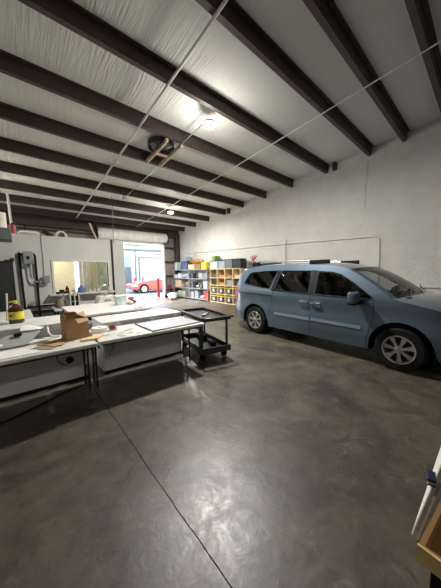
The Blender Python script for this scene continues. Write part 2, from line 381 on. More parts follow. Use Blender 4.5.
M_em = mat('lamp_diffuser', (255, 255, 255), .5, emit=(255, 250, 240), estr=40)
def lamp(x, y, pw, label):
    z = roof(y)-.03
    t = thing('ceiling_lamp', label, 'ceiling lamp', (x, y, z), group='round ceiling lamps')
    MB().lathe([(.03, 0), (.05, -.03), (.12, -.06), (.13, -.09), (.125, -.095), (.02, -.095)], n=28).build('housing', M_white, t, smooth=True)
    MB().lathe([(.02, -.096), (.12, -.096), (.11, -.125), (.02, -.14)], n=28).build('diffuser', M_em, t, smooth=True)
    ld = bpy.data.lights.new('lamp_light', 'AREA'); ld.shape = 'DISK'; ld.size = .3; ld.energy = pw; ld.color = (1, .97, .915)
    lo = bpy.data.objects.new('lamp_light', ld); C.objects.link(lo); lo.parent = t; lo.location = (0, 0, -.15)
    ld = bpy.data.lights.new('ceiling_fill', 'POINT'); ld.energy = pw*.14; ld.shadow_soft_size = .12; ld.color = (1, .97, .915)  # added point below the lamp to brighten the ceiling, no fitting there
    lo = bpy.data.objects.new('ceiling_fill', ld); C.objects.link(lo); lo.parent = t; lo.location = (0, 0, -.48)
lamp(3.19, 3.92, LAMP_W, 'bright round ceiling lamp, the nearer one, beside the fan')
lamp(5.2, 9.1, LAMP_W*.8, 'small round ceiling lamp, the farther one, above the shelves end')
# two unseen lamps outside the frame, added for fill light
lamp(-.6, -5.3, LAMP_W*.40, 'added fill lamp behind the viewpoint, left, unseen')
lamp(-2.2, 9.3, LAMP_W*.5, 'added fill lamp over the office, outside the left edge, unseen')

# round fan between two timbers
ft = thing('ceiling_fan', 'round caged fan hung between two pale timbers under the beams', 'fan', (3.0, 5.5, roof(5.5)))
for x in (-.18, .19):
    MB().box((x, .02, -.03), (.05, 1.12, .09), Matrix.Rotation(-.083, 3, 'X')).build('timber', M_lumber, ft)
mb = MB(); mb.lathe([(.30, .0), (.31, .0), (.31, .12), (.30, .12)], (-.12, -.12, .01), 30, caps=False); mb.build('drum', M_dkmetal, ft, smooth=True)
mb = MB()
for rr in (.06, .12, .18, .24, .29): mb.tube([(-.12+rr*math.cos(a*PI/12), -.12+rr*math.sin(a*PI/12), 0) for a in range(25)], .006, 5)
for a in range(10): mb.tube([(-.12, -.12, -.0), (-.12+.3*math.cos(a*PI/5), -.12+.3*math.sin(a*PI/5), 0)], .005, 5)
gr = mb.build('cage', M_dkmetal, ft)
for a in range(4):
    an = a*PI/2+.4; R = Matrix.Rotation(an, 3, 'Z') @ Matrix.Rotation(.35, 3, 'X')
    MB().box(Vector((-.12, -.12, .06))+Vector((math.cos(an)*.16, math.sin(an)*.16, 0)), (.2, .09, .008), R).build('blade', M_silver, ft)
MB().cyl((-.12, -.12, .0), (-.12, -.12, .13), .06).build('motor', M_dkmetal, ft, smooth=True)
MB().box((.0, .1, -.03), (.36, .05, .05)).build('crosspiece', M_lumber, ft)

# conduits on the right wall
def wallpipe(pts, label, r=.018, box=None):
    t = thing('wall_conduit', label, 'conduit', (XW-.03, pts[0][0], pts[0][1]), group='conduits on the white wall')
    MB().tube([(0, y-pts[0][0], z-pts[0][1]) for y, z in pts], r, 8).build('pipe', M_white, t, smooth=True)
    if box: MB().bb(-.04, .029, box[0]-pts[0][0]-.05, box[0]-pts[0][0]+.05, box[1]-pts[0][1]-.07, box[1]-pts[0][1]+.07).build('box', M_white, t)
wallpipe([(11.9, 2.62), (8, 2.57), (5.19, 2.53), (2.3, 2.47), (2.17, 2.44), (2.12, 2.36), (2.10, 1.8), (2.1, .4)], 'long white conduit along the white wall that turns down behind the van')
wallpipe([(5.19, 2.66), (5.19, 2.3), (5.18, 1.7), (5.18, 1.2)], 'short upright white conduit on the wall above the rear of the van', .03, (5.19, 2.62))
wallpipe([(11.09, 4.02), (11.1, 3.3), (11.12, 2.6)], 'upright conduit from the ceiling down to a box above the far shelves', .016, (11.12, 2.56))

# ------------------------------------------------------------------ office partition at y=8
PYp = 8.0; PH = 2.57
WX0, WX1, WZ0, WZ1 = .84, 2.26, .98, 1.88
mb = MB(); mb.bb(-4.9, WX0, PYp, PYp+.1, 0, PH); mb.bb(WX1, 2.40, PYp, PYp+.1, 0, PH); mb.bb(WX0, WX1, PYp, PYp+.1, 0, WZ0); mb.bb(WX0, WX1, PYp, PYp+.1, WZ1, PH)
mb.bb(2.40, 2.78, PYp, PYp+.1, 0, PH)
mb.bb(2.68, 2.78, PYp+.1, 10.6, 0, PH)
struct(mb, 'wall_partition', M_part)
M_cream = mat('cream_wall', (224, 214, 190), .8, var=.04)
mb = MB(); mb.bb(-4.9, 2.78, 10.5, 10.6, 0, PH); mb.bb(-.3, -.2, PYp+.1, 10.5, 0, PH)
struct(mb, 'wall_office', M_cream)
struct(MB().bb(-4.9, 2.68, PYp+.1, 10.5, PH-.08, PH), 'ceiling_office', M_part)
fr = MB(); t_ = .05
fr.bb(WX0-t_, WX1+t_, PYp-.03, PYp+.11, WZ1, WZ1+t_); fr.bb(WX0-t_, WX0, PYp-.03, PYp+.11, WZ0, WZ1); fr.bb(WX1, WX1+t_, PYp-.03, PYp+.11, WZ0, WZ1); fr.bb(1.53, 1.56, PYp, PYp+.03, WZ0, WZ1)
wo = struct(fr, 'window_1', M_white)
MB().bb(WX0, WX1, PYp+.04, PYp+.046, WZ0, WZ1).build('pane', M_pane, wo)
MB().bb(WX0-.15, WX1+.1, PYp-.25, PYp+.04, WZ0-.04, WZ0).build('window_sill', M_part, wo)
struct(MB().bb(2.375, 2.43, PYp-.03, PYp-.001, 0, PH+.02), 'trim_70', M_dkmetal)
struct(MB().cyl((.62, PYp-.015, 1.45), (.62, PYp-.015, PH), .013), 'trim_71', M_silver)
for x in (-1.2,): struct(MB().bb(x-.01, x+.01, PYp-.01, PYp-.001, 0, PH), 'trim_72', M_part)
# what shows inside the office
tag(MB().bb(2.3, 2.62, 9.5, 9.53, .9, 2.0).build('lit_window', mat('lit_window_green', (168, 188, 168), .5, rgb2=(214, 224, 216), scale=7, var=.1)), 'greenish lit window seen through the right end of the partition window', 'lit_window')  # flat board for a lit window, its light put into the pale colour
cu = MB()
for i in range(14):
    cu.cyl((1.84+i*.03, 10.0+.02*(i % 2), .5), (1.84+i*.03, 10.0+.02*(i % 2), 2.3), .024, n=8)
tag(cu.build('curtain', mat('curtain_beige', (210, 202, 190), .8), smooth=True), 'beige curtain hanging behind the partition window', 'curtain')
bw = tag(MB().bb(1.66, 1.78, 9.9, 9.94, .9, 2.2).build('window_strip', mat('window_glow', (255, 255, 255), .5, emit=(235, 245, 255), estr=3)), 'narrow upright glowing strip for a bright window inside the office', 'light')  # glowing slab stands for a narrow bright window, not a lamp
ld = bpy.data.lights.new('office_light', 'POINT'); ld.energy = 85; ld.shadow_soft_size = .2; ld.color = (1, .92, .78)
lo = bpy.data.objects.new('office_light', ld); C.objects.link(lo); lo.location = (.7, 9.3, 2.3)

# electrical frame on the partition
ef = thing('electrical_rack', 'black strut frame with grey switch box and conduit on the partition', 'electrical frame', (.3, 7.93, 0))
for (p0, p1) in [((-.14, 0, .3), (-.17, 0, 2.1)), ((.15, 0, .3), (.15, 0, 2.04))]:
    MB().cyl(p0, p1, .024, n=8).build('upright', M_black, ef)
MB().bb(-.17, .15, -.02, .02, 2.02, 2.08).build('top_bar', M_black, ef)
MB().bb(-.1, .75, -.08, .0, .5, .57).build('bottom_bar', M_black, ef); MB().bb(-.1, .95, -.02, .03, .66, .7).build('bottom_bar', M_black, ef)
sb = MB().bb(-.1, .11, -.13, -.01, 1.80, 2.12).build('switch_box', mat('box_grey', (140, 144, 146), .4), ef, bevel=.02)
MB().bb(-.02, .03, -.16, -.13, 1.92, 2.0).build('switch_lever', M_black, sb)
MB().tube([(.03, -.05, 1.82), (.03, -.05, 1.5), (.08, -.05, 1.36), (.16, -.05, 1.33), (.3, -.05, 1.33)], .02).build('conduit', mat('box_grey', (140, 144, 146), .4), ef, smooth=True)
MB().bb(.28, .42, -.1, -.0, 1.3, 1.5).build('outlet_box', mat('box_grey', (140, 144, 146), .4), ef, bevel=.01)
MB().bb(-.02, .06, -.04, .0, .72, .82).build('outlet_box', mat('box_grey', (140, 144, 146), .4), ef)

# dark cabinet at far left
dc = thing('cabinet', 'tall black cabinet at the far left against the partition', 'cabinet', (-.62, 7.6, 0))
MB().bb(-.62, .62, -.3, .3, .06, 1.85).build('body', M_black, dc, bevel=.01)
for s in (-1, 1): d = MB().bb(.01*s, .6*s, -.325, -.301, .1, 1.82).build('door', M_blackpl, dc); MB().bb(.05*s, .07*s, -.345, -.326, .9, 1.1).build('handle', M_silver, d)
MB().bb(-.6, .6, -.27, .27, 0, .06).build('plinth', M_black, dc)
tag(MB().bb(-.15, -.03, 7.5, 7.62, 1.85, 1.89).bb(-.05, .03, 7.53, 7.6, 1.85, 1.93).build('tool', M_blackpl), 'small black tool lying on top of the tall black cabinet', 'tool')

# grey duct box hung at upper left, with a roll and a can on top
du = thing('cable_tray', 'dark grey box shelf hung high at the far left', 'shelf', (-.65, 5.75, 2.14))
MB().bb(-.7, .67, -.25, .25, 0, .2).build('box', mat('tray_grey', (92, 98, 94), .5), du, bevel=.01)
for x in (-.6, .2): MB().cyl((x, .2, .2), (x, .2, 2.34), .012).build('hanger_rod', M_dkmetal, du)
rl = thing('paper_roll', 'cream upright roll standing on the hung grey shelf', 'roll', (-.13, 5.62, 2.343))
MB().lathe([(.03, 0), (.10, 0), (.10, .26), (.03, .26), (.03, 0)], n=20, caps=False).build('paper', mat('cream_paper', (205, 192, 176), .7), rl, smooth=True)
MB().lathe([(.015, -.0), (.029, 0), (.029, .27), (.015, .27)], n=12).build('core', M_card, rl, smooth=True)

# stuff on the office roof
rt = PH
def onroof(mb, name, m, label, cat, **k): return tag(mb.build(name, m, **k), label, cat)
cn = thing('red_can', 'red can standing on the office roof at the left end', 'can', (.06, 8.15, rt))
MB().cyl((0, 0, 0), (0, 0, .23), .07, n=16).build('body', mat('can_red', (176, 60, 70), .4), cn, smooth=True); MB().cyl((0, 0, .23), (0, 0, .28), .03, n=12).build('cap', M_black, cn)
onroof(MB().lathe([(.02, 0), (.24, .02), (.27, .06), (.2, .12), (.02, .14)], (.40, 8.35, rt+.004), 24), 'white_cover', M_white, 'flat white dish-shaped cover lying on the office roof', 'cover', smooth=True)
onroof(MB().slab([(.70, 8.2, rt+.20), (.92, 8.2, rt+.06), (.92, 8.6, rt+.06), (.70, 8.6, rt+.20)], .05), 'black_board', M_black, 'black sheet tilted on the office roof behind the white cover', 'panel')
mb = MB()
mb.tube([(1.12+.12*math.cos(a*PI/8), 8.25+.02*a, rt+.03+.16*math.sin(a*PI/8)) for a in range(9)], .03)
onroof(mb, 'white_hose', M_white, 'white curved hose end on the office roof', 'hose', smooth=True)
onroof(MB().box((2.05, 8.6, rt+.3), (.04, .05, .6), Matrix.Rotation(-.35, 3, 'Y')), 'wooden_stick', M_lumber, 'grey stick leaning on the office roof near the roller door', 'stick')

# things on the window sill and behind the tables
SZ = WZ0
sh = thing('black_tool', 'black tool lying on the window sill at its left end', 'tool', (.95, 7.82, SZ))
MB().bb(-.12, .1, -.04, .04, 0, .06).build('body', M_black, sh, bevel=.015); MB().box((.02, 0, .09), (.12, .05, .06), .3).build('grip', M_black, sh, bevel=.01)
bt = thing('bottle', 'small dark bottle with a red band on the window sill', 'bottle', (1.1, 7.86, SZ))
MB().lathe([(.04, 0), (.045, .02), (.045, .14), (.02, .18), (.02, .22)], n=14).build('body', M_black, bt, smooth=True)
MB().lathe([(.046, 0), (.046, .05)], (0, 0, .06), 14).build('label_band', M_red, bt, smooth=True)
jg = thing('blue_jug', 'blue jug with a handle on the window sill', 'jug', (1.45, 7.85, SZ))
M_blue = mat('blue_plastic', (92, 116, 164), .4)
MB().lathe([(.09, 0), (.1, .03), (.1, .12), (.05, .18), (.03, .2), (.03, .23)], n=18).build('body', M_blue, jg, smooth=True)
MB().tube([(.05, 0, .17), (.1, 0, .2), (.13, 0, .14), (.1, 0, .08)], .012).build('handle', M_blue, jg, smooth=True); MB().cyl((0, 0, .23), (0, 0, .255), .035).build('cap', M_white, jg)
for i, (x, lb) in enumerate([(1.25, 'small clear jar on the sill left of the blue jug'), (1.68, 'small white cup on the sill right of the blue jug'), (1.8, 'small white cup in the middle right of the sill'), (1.9, 'small grey cup nearest the wire ring machine')]):
    c = thing('cup', lb, 'cup', (x, 7.84, SZ), group='small cups on the window sill')
    MB().lathe([(.025, 0), (.035, .09), (.03, .09), (.022, .01)], n=14).build('body', M_white if i else M_silver, c, smooth=True)
# worktable 4 in front of the partition
wt = thing('worktable', 'low white table against the partition under the window, mostly hidden', 'table', (1.5, 6.95, 0))
MB().bb(-.85, .85, -.35, .4, .66, .7).build('tabletop', M_table, wt, bevel=.01)
for a in (-.78, .78):
    for b in (-.3, .34): MB().cyl((a, b, 0), (a, b, .66), .02).build('leg', M_dkmetal, wt)
wm = thing('white_machine', 'white box machine with a wire ring on top, under the window', 'machine', (1.84, 6.95, .7))
MB().prism([(-.24, 0), (.3, 0), (.24, .22), (-.18, .22)], -.2, .2).build('body', M_white, wm, bevel=.015)
MB().tube([(.0+.12*math.cos(a*PI/8), 0, .37+.14*math.sin(a*PI/8)) for a in range(17)], .018).build('ring', M_silver, wm, smooth=True)
MB().cyl((0, 0, .22), (0, 0, .3), .03).build('ring_stand', M_silver, wm); MB().bb(-.08, .1, -.206, -.2, .08, .14).build('panel', mat('panel_grey', (150, 150, 150), .5), wm)
bg_ = thing('bag', 'slumped brown-grey bag on the low table under the window', 'bag', (.84, 6.95, .7))
MB().lathe([(.11, 0), (.15, .03), (.14, .12), (.10, .2), (.06, .24), (.07, .28)], n=16).build('body', mat('bag_taupe', (140, 122, 110), .8, bump=.5, bscale=12), bg_, smooth=True)
MB().tube([(-.05, 0, .26), (-.03, 0, .36), (.04, 0, .36), (.05, 0, .26)], .01).build('handle', mat('bag_taupe', (140, 122, 110), .8), bg_)
st = thing('spool_rack', 'small white rack holding black boxes under the window', 'rack', (1.08, 6.76, .7))
mb = MB(); mb.bb(-.1, -.08, -.08, .08, 0, .38); mb.bb(.08, .1, -.08, .08, 0, .38); mb.bb(-.1, .1, -.08, .08, .36, .38); mb.bb(-.1, .1, -.08, .08, 0, .02); mb.bb(-.01, .01, -.08, .08, 0, .38)
mb.build('frame', M_white, st)
for x in (-.045, .045):
    for z in (.05, .2): MB().bb(x-.03, x+.03, -.07, .07, z-.029, z+.09).build('box', M_black, st)

# ------------------------------------------------------------------ benches with grey fronts
def bench(name, label, x0, x1, y0, y1, h):
    t = thing(name, label, 'bench', ((x0+x1)/2, (y0+y1)/2, 0), group='grey panelled benches behind the folding tables'); w_ = (x1-x0)/2; d = (y1-y0)/2
    mb = MB(); mb.bb(-w_, w_, -d, -d+.03, .012, h-.03); mb.bb(-w_, -w_+.03, -d+.03, d, .012, h-.03); mb.bb(w_-.03, w_, -d+.03, d, .012, h-.03); mb.bb(-w_+.03, w_-.03, d-.03, d, .012, h-.03)
    mb.build('side_panel', M_bench, t)
    MB().bb(-w_-.01, w_+.01, -d-.012, -d-.001, 0, .045).build('base_strip', M_black, t)
    MB().bb(-w_-.01, w_+.01, -d-.015, d+.01, h-.03, h).build('top', M_benchtop, t, bevel=.004)
    return t
b1 = bench('panel_bench', 'left grey panelled bench with white top behind the left folding table', -1.9, .70, 3.83, 4.55, .88)
b2 = bench('panel_bench', 'right grey panelled bench with white top behind the right folding table', .94, 2.30, 3.79, 4.40, .8)
for i, x in enumerate((-.46, .1, .55)):
    kn = MB().bb(x-.03, x+.03, -.345, -.326, .7, .76).build('outlet', M_white, b2, bevel=.005)
ou = MB().bb(1.1, 1.2, -.38, -.361, .68, .76).build('outlet', M_white, b1, bevel=.005)
ou = MB().cyl((1.1, -.361, .34), (1.1, -.40, .34), .045).build('cable_port', M_black, b1, smooth=True)
# power cords
mb = MB().tube([(.35, 3.79, .72), (.34, 3.78, .5), (.36, 3.77, .36), (.43, 3.765, .29), (.5, 3.765, .31)], .007, 6)
tag(mb.build('power_cord', M_black, smooth=True), 'black power cord hanging against the left grey bench front', 'cord')
mb = MB()
mb.tube([(1.0, 3.75, .45), (1.04, 3.745, .47), (1.06, 3.745, .38), (1.01, 3.745, .33), (1.02, 3.745, .28)], .005, 6); mb.tube([(1.04, 3.745, .46), (1.09, 3.745, .47), (1.08, 3.745, .36), (1.04, 3.745, .35)], .005, 6)
tag(mb.build('looped_cable', M_black, smooth=True), 'small looped dark cable on the right grey bench front', 'cord')
mb = MB().tube([(-.6, 3.3, .008), (-.2, 3.25, .008), (.1, 3.4, .008), (.35, 3.55, .008), (.6, 3.62, .008)], .008, 6)
tag(mb.build('floor_cable', M_black, smooth=True), 'black cable lying on the dark floor under the left folding table', 'cord')

# ------------------------------------------------------------------ folding tables
def folding_table(label, x0, x1, y0, y1, h=.74, rz=0):
    w_ = (x1-x0)/2; d = (y1-y0)/2; t = thing('folding_table', label, 'table', ((x0+x1)/2, (y0+y1)/2, 0), rz, group='white folding tables')
    MB().bb(-w_, w_, -d, d, h-.045, h).build('tabletop', M_table, t, bevel=.012)
    for s in (-1, 1):
        for q in (-1, 1):
            xx = s*(w_-.03); yy = .19+q*.11
            MB().cyl((xx, yy, .0), (xx, yy, h-.045), .0135, n=10).build('leg', M_dkmetal, t, smooth=True)
        MB().cyl((s*(w_-.03), .08, .3), (s*(w_-.03), .30, .3), .011, n=8).build('leg_stretcher', M_dkmetal, t)
        MB().cyl((s*(w_-.03), -.2, .62), (s*(w_-.03), .30, .62), .011, n=8).build('leg_stretcher', M_dkmetal, t)
        br = MB().tube([(s*(w_-.03), .19, .56), (s*(w_-.28), .19, .62), (s*(w_-.55), .19, h-.05)], .011)
        br.build('brace', M_dkmetal, t, smooth=True)
    MB().bb(-w_+.05, w_-.05, -d+.05, -d+.07, h-.075, h-.045).build('rail', M_dkmetal, t); MB().bb(-w_+.05, w_-.05, d-.07, d-.05, h-.075, h-.045).build('rail', M_dkmetal, t)
    return t
folding_table('left white folding table with the cardboard box and scraps on it', -1.14, .675, 2.95, 3.70)
folding_table('right white folding table with the grey sheet on it, beside the cart', .71, 2.22, 2.94, 3.68, rz=math.radians(-3))
# large work table behind the right bench
lt = thing('worktable', 'large white worktable behind the right bench, objects piled on its back corner', 'table', (1.36, 5.5, 0), group=None)
MB().bb(-.62, .80, -.78, .80, .76, .8).build('tabletop', M_table, lt, bevel=.006)
for a in (-.55, .72):
    for b in (-.7, .72): MB().bb(a-.03, a+.03, b-.03, b+.03, 0, .76).build('leg', M_lumber, lt)
MB().bb(-.6, .70, -.76, -.73, .69, .76).build('apron', M_dkmetal, lt)
MB().bb(-.6, .70, .75, .78, .69, .76).build('apron', M_dkmetal, lt)
for i, (x, lb) in enumerate([(1.86, 'white foam block at the front right corner of the large worktable, left one'), (1.97, 'white foam block at the front right corner of the large worktable, right one')]):
    tag(MB().bb(x-.04, x+.035, 4.78, 4.85, .8, .83).build('foam_block', M_white), lb, 'foam block', 'foam blocks on the worktable')
# left back table (behind left bench)
lb_ = thing('worktable', 'grey-white table behind the left bench, beside the black cabinet', 'table', (-.55, 5.6, 0))
MB().bb(-.9, .75, -.75, .8, .76, .8).build('tabletop', mat('worn_tabletop', (186, 188, 180), .4, var=.12), lb_, bevel=.006)
for a in (-.8, .66):
    for b in (-.68, .72): MB().cyl((a, b, 0), (a, b, .76), .02).build('leg', M_dkmetal, lb_)

# pile on the large worktable: tub and coloured bundles
pt = thing('parts_tub', 'clear teal-tinted tub on the back corner of the large worktable', 'tub', (1.82, 5.66, .8))
MB().prism([(-.09, 0), (.09, 0), (.11, .2), (-.11, .2)], -.12, .12).build('body', mat('teal_tub', (150, 190, 192), .3, var=.2, rgb2=(215, 225, 222)), pt)
MB().bb(-.12, .12, -.13, .13, .2, .222).build('lid', M_white, pt)
random.seed(4)
cols = [('rag_red', (176, 60, 60)), ('rag_white', (214, 210, 204)), ('rag_dark', (70, 70, 72)), ('rag_green', (100, 130, 100)), ('rag_beige', (190, 176, 158))]
names = ['red bundle on top of the pile beside the teal tub', 'white bundle at the foot of the pile beside the teal tub', 'dark grey bundle at the right of the pile on the worktable', 'green bundle at the back of the pile on the worktable', 'beige bundle in the front of the pile on the worktable']
pos = [(2.05, 5.58, .895), (2.03, 5.74, .802), (2.10, 5.60, .802), (2.0, 5.93, .802), (2.0, 5.50, .802)]
def blob(r, sx, sy, sz, seed):
    rnd = random.Random(seed); mb = MB(); P = []
    n, mm = 12, 7
    for j in range(mm+1):
        th = PI*j/mm
        for i in range(n):
            a = 2*PI*i/n; k = 1+rnd.uniform(-.16, .16); P.append((r*sx*k*math.sin(th)*math.cos(a), r*sy*k*math.sin(th)*math.sin(a), r*sz*(1-math.cos(th))))
    F = [(j*n+i, j*n+(i+1) % n, (j+1)*n+(i+1) % n, (j+1)*n+i) for j in range(mm) for i in range(n)]
    mb.add(P, F); return mb
for i in range(5):
    s_ = .85 if i != 3 else 1
    tag(blob(.085*s_, 1, .8, .62 if i not in (0, 4) else .55, i).build('rag_bundle', mat(cols[i][0], cols[i][1], .8), smooth=True, loc=pos[i]), names[i], 'cloth bundle', 'bundles piled on the worktable')

# ------------------------------------------------------------------ bottle on the left bench
bo = thing('brown_bottle', 'big brown plastic jug with a yellow label and yellow spout, on the left bench', 'bottle', (-.02, 4.27, .88))
M_brown = mat('brown_jug', (74, 44, 30), .2, var=.1); M_yel = mat('label_yellow', (222, 204, 58), .5, var=.03)
MB().lathe([(.08, 0), (.085, .01), (.085, .15), (.078, .19), (.05, .215), (.026, .225), (.026, .24)], n=28).build('body', M_brown, bo, smooth=True)
MB().lathe([(.0862, .05), (.0862, .145)], n=28).build('label', M_yel, bo, smooth=True)
mk = MB(); mk.cyl((-.055, -.0672, .10), (-.057, -.0700, .10), .016, n=12); mk.box((-.03, -.082, .115), (.03, .003, .006), -.35); mk.box((-.03, -.082, .085), (.035, .003, .005), -.35)
mk.build('label_print', mat('print_dark', (90, 40, 40), .6), bo)
sp_ = MB().cyl((0, 0, .24), (0, 0, .275), .024, n=14).build('cap', M_yel, bo, smooth=True)
MB().tube([(-.06, -.02, .262), (0, 0, .275), (.02, 0, .278)], .006).build('spout', M_yel, sp_, smooth=True)
tag(MB().cyl((-.12, 4.42, .88), (-.10, 4.45, 1.28), .011, n=8).build('paint_stick', M_white), 'pale stick standing just behind the brown bottle', 'stick')

bo.scale = (1, 1, 1.1)
# ------------------------------------------------------------------ cardboard box on the left table
TZ = .742
bx = thing('cardboard_box', 'open brown cardboard box with flaps up on the left folding table', 'box', (.415, 3.27, TZ), math.radians(8))
t_ = .006; w_, d_, h_ = .245, .20, .25
MB().bb(0, w_, 0, t_, 0, h_).build('front_panel', M_card, bx); MB().bb(0, w_, d_-t_, d_, 0, h_+.035).build('back_panel', M_card, bx)
MB().bb(0, t_, t_, d_-t_, 0, h_+.03).build('side_panel', M_card, bx); MB().bb(w_-t_, w_, t_, d_-t_, 0, h_).build('side_panel', M_card, bx)
MB().bb(t_, w_-t_, t_, d_-t_, 0, t_).build('bottom', M_card, bx)
MB().slab([(0, d_, h_+.035), (w_*.8, d_, h_+.035), (w_*.62, d_-.05, h_+.07), (.03, d_-.05, h_+.075)], t_).build('flap', M_card, bx)
MB().slab([(w_-t_, .01, h_), (w_-t_, d_-.01, h_), (w_+.02, d_-.02, h_+.06), (w_-.10, .08, h_+.05)], t_).build('flap', M_card, bx)
MB().slab([(w_*.42, -.001, h_), (w_-.01, -.001, h_), (w_-.0, -.03, h_-.035), (w_*.5, -.035, h_-.05)], .004).build('tape_flap', mat('pale_card', (206, 178, 148), .7), bx)
MB().slab([(0.001, 0, h_), (.001, d_-.01, h_+.03), (.03, d_-.03, h_+.06), (.02, .03, h_+.05)], .004).build('flap', M_card, bx)

def sheet(quad, t, name, m, label, cat, group=None):
    c = Vector(quad[0]); o = MB().slab([Vector(p)-c for p in quad][::-1], -t if False else t)
    ob = o.build(name, m, loc=tuple(c)); return tag(ob, label, cat, group)
M_gsheet = mat('grey_sheet', (150, 150, 148), .5, var=.05); M_foam = mat('foam_white', (226, 224, 216), .6, var=.04)
z = TZ+.001
def flat(pts, zz, t): return [(x, y, zz+t) for x, y in pts]
G = 'scraps on the left folding table'
sheet(flat([(.05, 3.2), (.30, 3.33), (.36, 3.16), (.24, 3.03)], z, .004), .004, 'grey_board', mat('taupe_board', (140, 124, 112), .7), 'small taupe board left of the cardboard box', 'board', G)
sheet(flat([(.13, 3.34), (.39, 3.43), (.42, 3.24), (.34, 3.10), (.26, 3.12)], z+.005, .006), .006, 'cardboard_sheet', M_card, 'flat piece of brown cardboard leading to the box', 'board', G)
sheet(flat([(.52, 3.115), (.68, 3.235), (.82, 3.235), (.70, 3.09)], z, .02)[:4], .018, 'envelope', mat('kraft_yellow', (222, 186, 132), .7), 'yellow padded envelope in front of the cardboard box', 'envelope')
sheet([(-.32, 3.35, z+.02), (-.12, 3.62, z+.10), (.2, 3.66, z+.10), (.06, 3.38, z+.02)], .006, 'grey_sheet', M_gsheet, 'large grey sheet tilted at the back left of the left table', 'sheet', G)
sheet([(.0, 3.68, z+.125), (.03, 3.80, z+.18), (.24, 3.76, z+.12), (.2, 3.68, z+.115)], .006, 'foam_sheet', M_foam, 'white pointed sheet standing up at the table back', 'sheet', G)
sheet(flat([(-.3, 3.0), (-.18, 3.28), (.1, 3.27), (.14, 3.0)], z, .004), .004, 'white_sheet', M_foam, 'flat white sheet at the front left of the left table', 'sheet', G)
for i, (x0, y0, a) in enumerate([(-.28, 3.3, .9), (-.25, 3.40, .8), (-.2, 3.22, 1.0), (-.3, 3.5, .7), (-.36, 3.42, 1.1)]):
    o = MB().box((0, 0, .012), (.30, .035, .02)).build('foam_strip', M_foam, loc=(x0-.04, y0-.02, z+.006+.024*i)); o.rotation_euler = (0, 0, a)
    tag(o, ['white foam strip at the bottom of the strip heap', 'white foam strip second from the bottom of the heap', 'white foam strip nearest the table front in the heap', 'white foam strip near the top of the heap', 'white foam strip topmost of the heap'][i], 'foam strip', 'foam strips at the left end of the table')
tag(MB().box((0, 0, .02), (.07, .05, .03)).build('black_block', M_black, loc=(-.02, 3.56, z+.088)), 'small black block on the tilted grey sheet', 'block')
mb = MB().tube([(.27, 3.69, z+.12), (.27, 3.62, z+.06), (.30, 3.58, z+.02), (.38, 3.58, z+.012)], .012)
tag(mb.build('white_curl', M_foam, smooth=True), 'white curled strip behind the cardboard', 'strip')
tag(MB().box((0, 0, .006), (.22, .06, .01), .2).build('white_strip', M_foam, loc=(.16, 3.45, z+.012)), 'thin white strip lying behind the flat cardboard', 'strip')

# right table contents
pl = thing('white_plate_stack', 'round white roll lying flat beside the cardboard box', 'roll', (.83, 3.5, TZ))
MB().lathe([(.03, 0), (.10, 0), (.105, .03), (.10, .06), (.03, .06), (.03, 0)], n=24, caps=False).build('roll', M_foam, pl, smooth=True)
tg = thing('tape_dispenser', 'small red tape dispenser on the right folding table', 'tape dispenser', (.98, 3.45, TZ))
MB().lathe([(.015, -.02), (.04, -.02), (.04, .02), (.015, .02)], (0, 0, .042), 16, 'Y').build('tape_roll', mat('tape_red', (150, 60, 56), .5), tg, smooth=True)
MB().bb(-.05, .06, -.025, .025, 0, .012).bb(.03, .06, -.025, .025, .012, .05).build('body', M_white, tg)
M_ink = mat('ink_grey', (90, 92, 96), .6)
spos = [(.86, 3.24, .3), (.98, 3.14, -.2), (1.04, 3.24, .1), (1.13, 3.16, .5), (1.12, 3.30, 0), (1.2, 3.36, .25), (1.22, 3.05, .1), (1.0, 3.04, .2)]
for i, (x, y, a) in enumerate(spos):
    t = thing('label_card', ['white card nearest the yellow envelope', 'white card second in from the left near the table front', 'white card in the middle of the cards', 'tilted white card right of the middle', 'white card in the back row of the cards', 'white card at the back right beside the grey sheet', 'white card nearest the front right of the cards', 'white card closest to the table front edge'][i], 'card', (x, y, TZ+.001), a, 'printed cards on the right table')
    MB().bb(-.04, .04, -.025, .025, 0, .003).build('card', M_foam, t); MB().bb(-.03, .02, -.012, -.004, .0031, .004).bb(-.03, .03, .002, .008, .0031, .004).build('print', M_ink, t)
sheet(flat([(1.36, 3.60), (2.185, 3.45), (2.17, 2.985), (1.36, 2.96)], TZ+.001, .01), .009, 'acrylic_sheet', mat('acrylic_grey', (178, 181, 186), .18, var=.04), 'large pale grey sheet with dark edges on the right folding table', 'sheet')
mb = MB(); q = [(1.36, 3.60), (2.185, 3.45), (2.17, 2.985), (1.36, 2.96)]
ed = MB()
for a, b in zip(q, q[1:]+q[:1]): ed.tube([(a[0], a[1], TZ+.009), (b[0], b[1], TZ+.009)], .006, 6)
eo = ed.build('edge_trim', M_dkmetal); sh_ = bpy.data.objects['acrylic_sheet']; eo.parent = sh_; eo.matrix_parent_inverse = Matrix.Translation(-Vector(sh_.location))

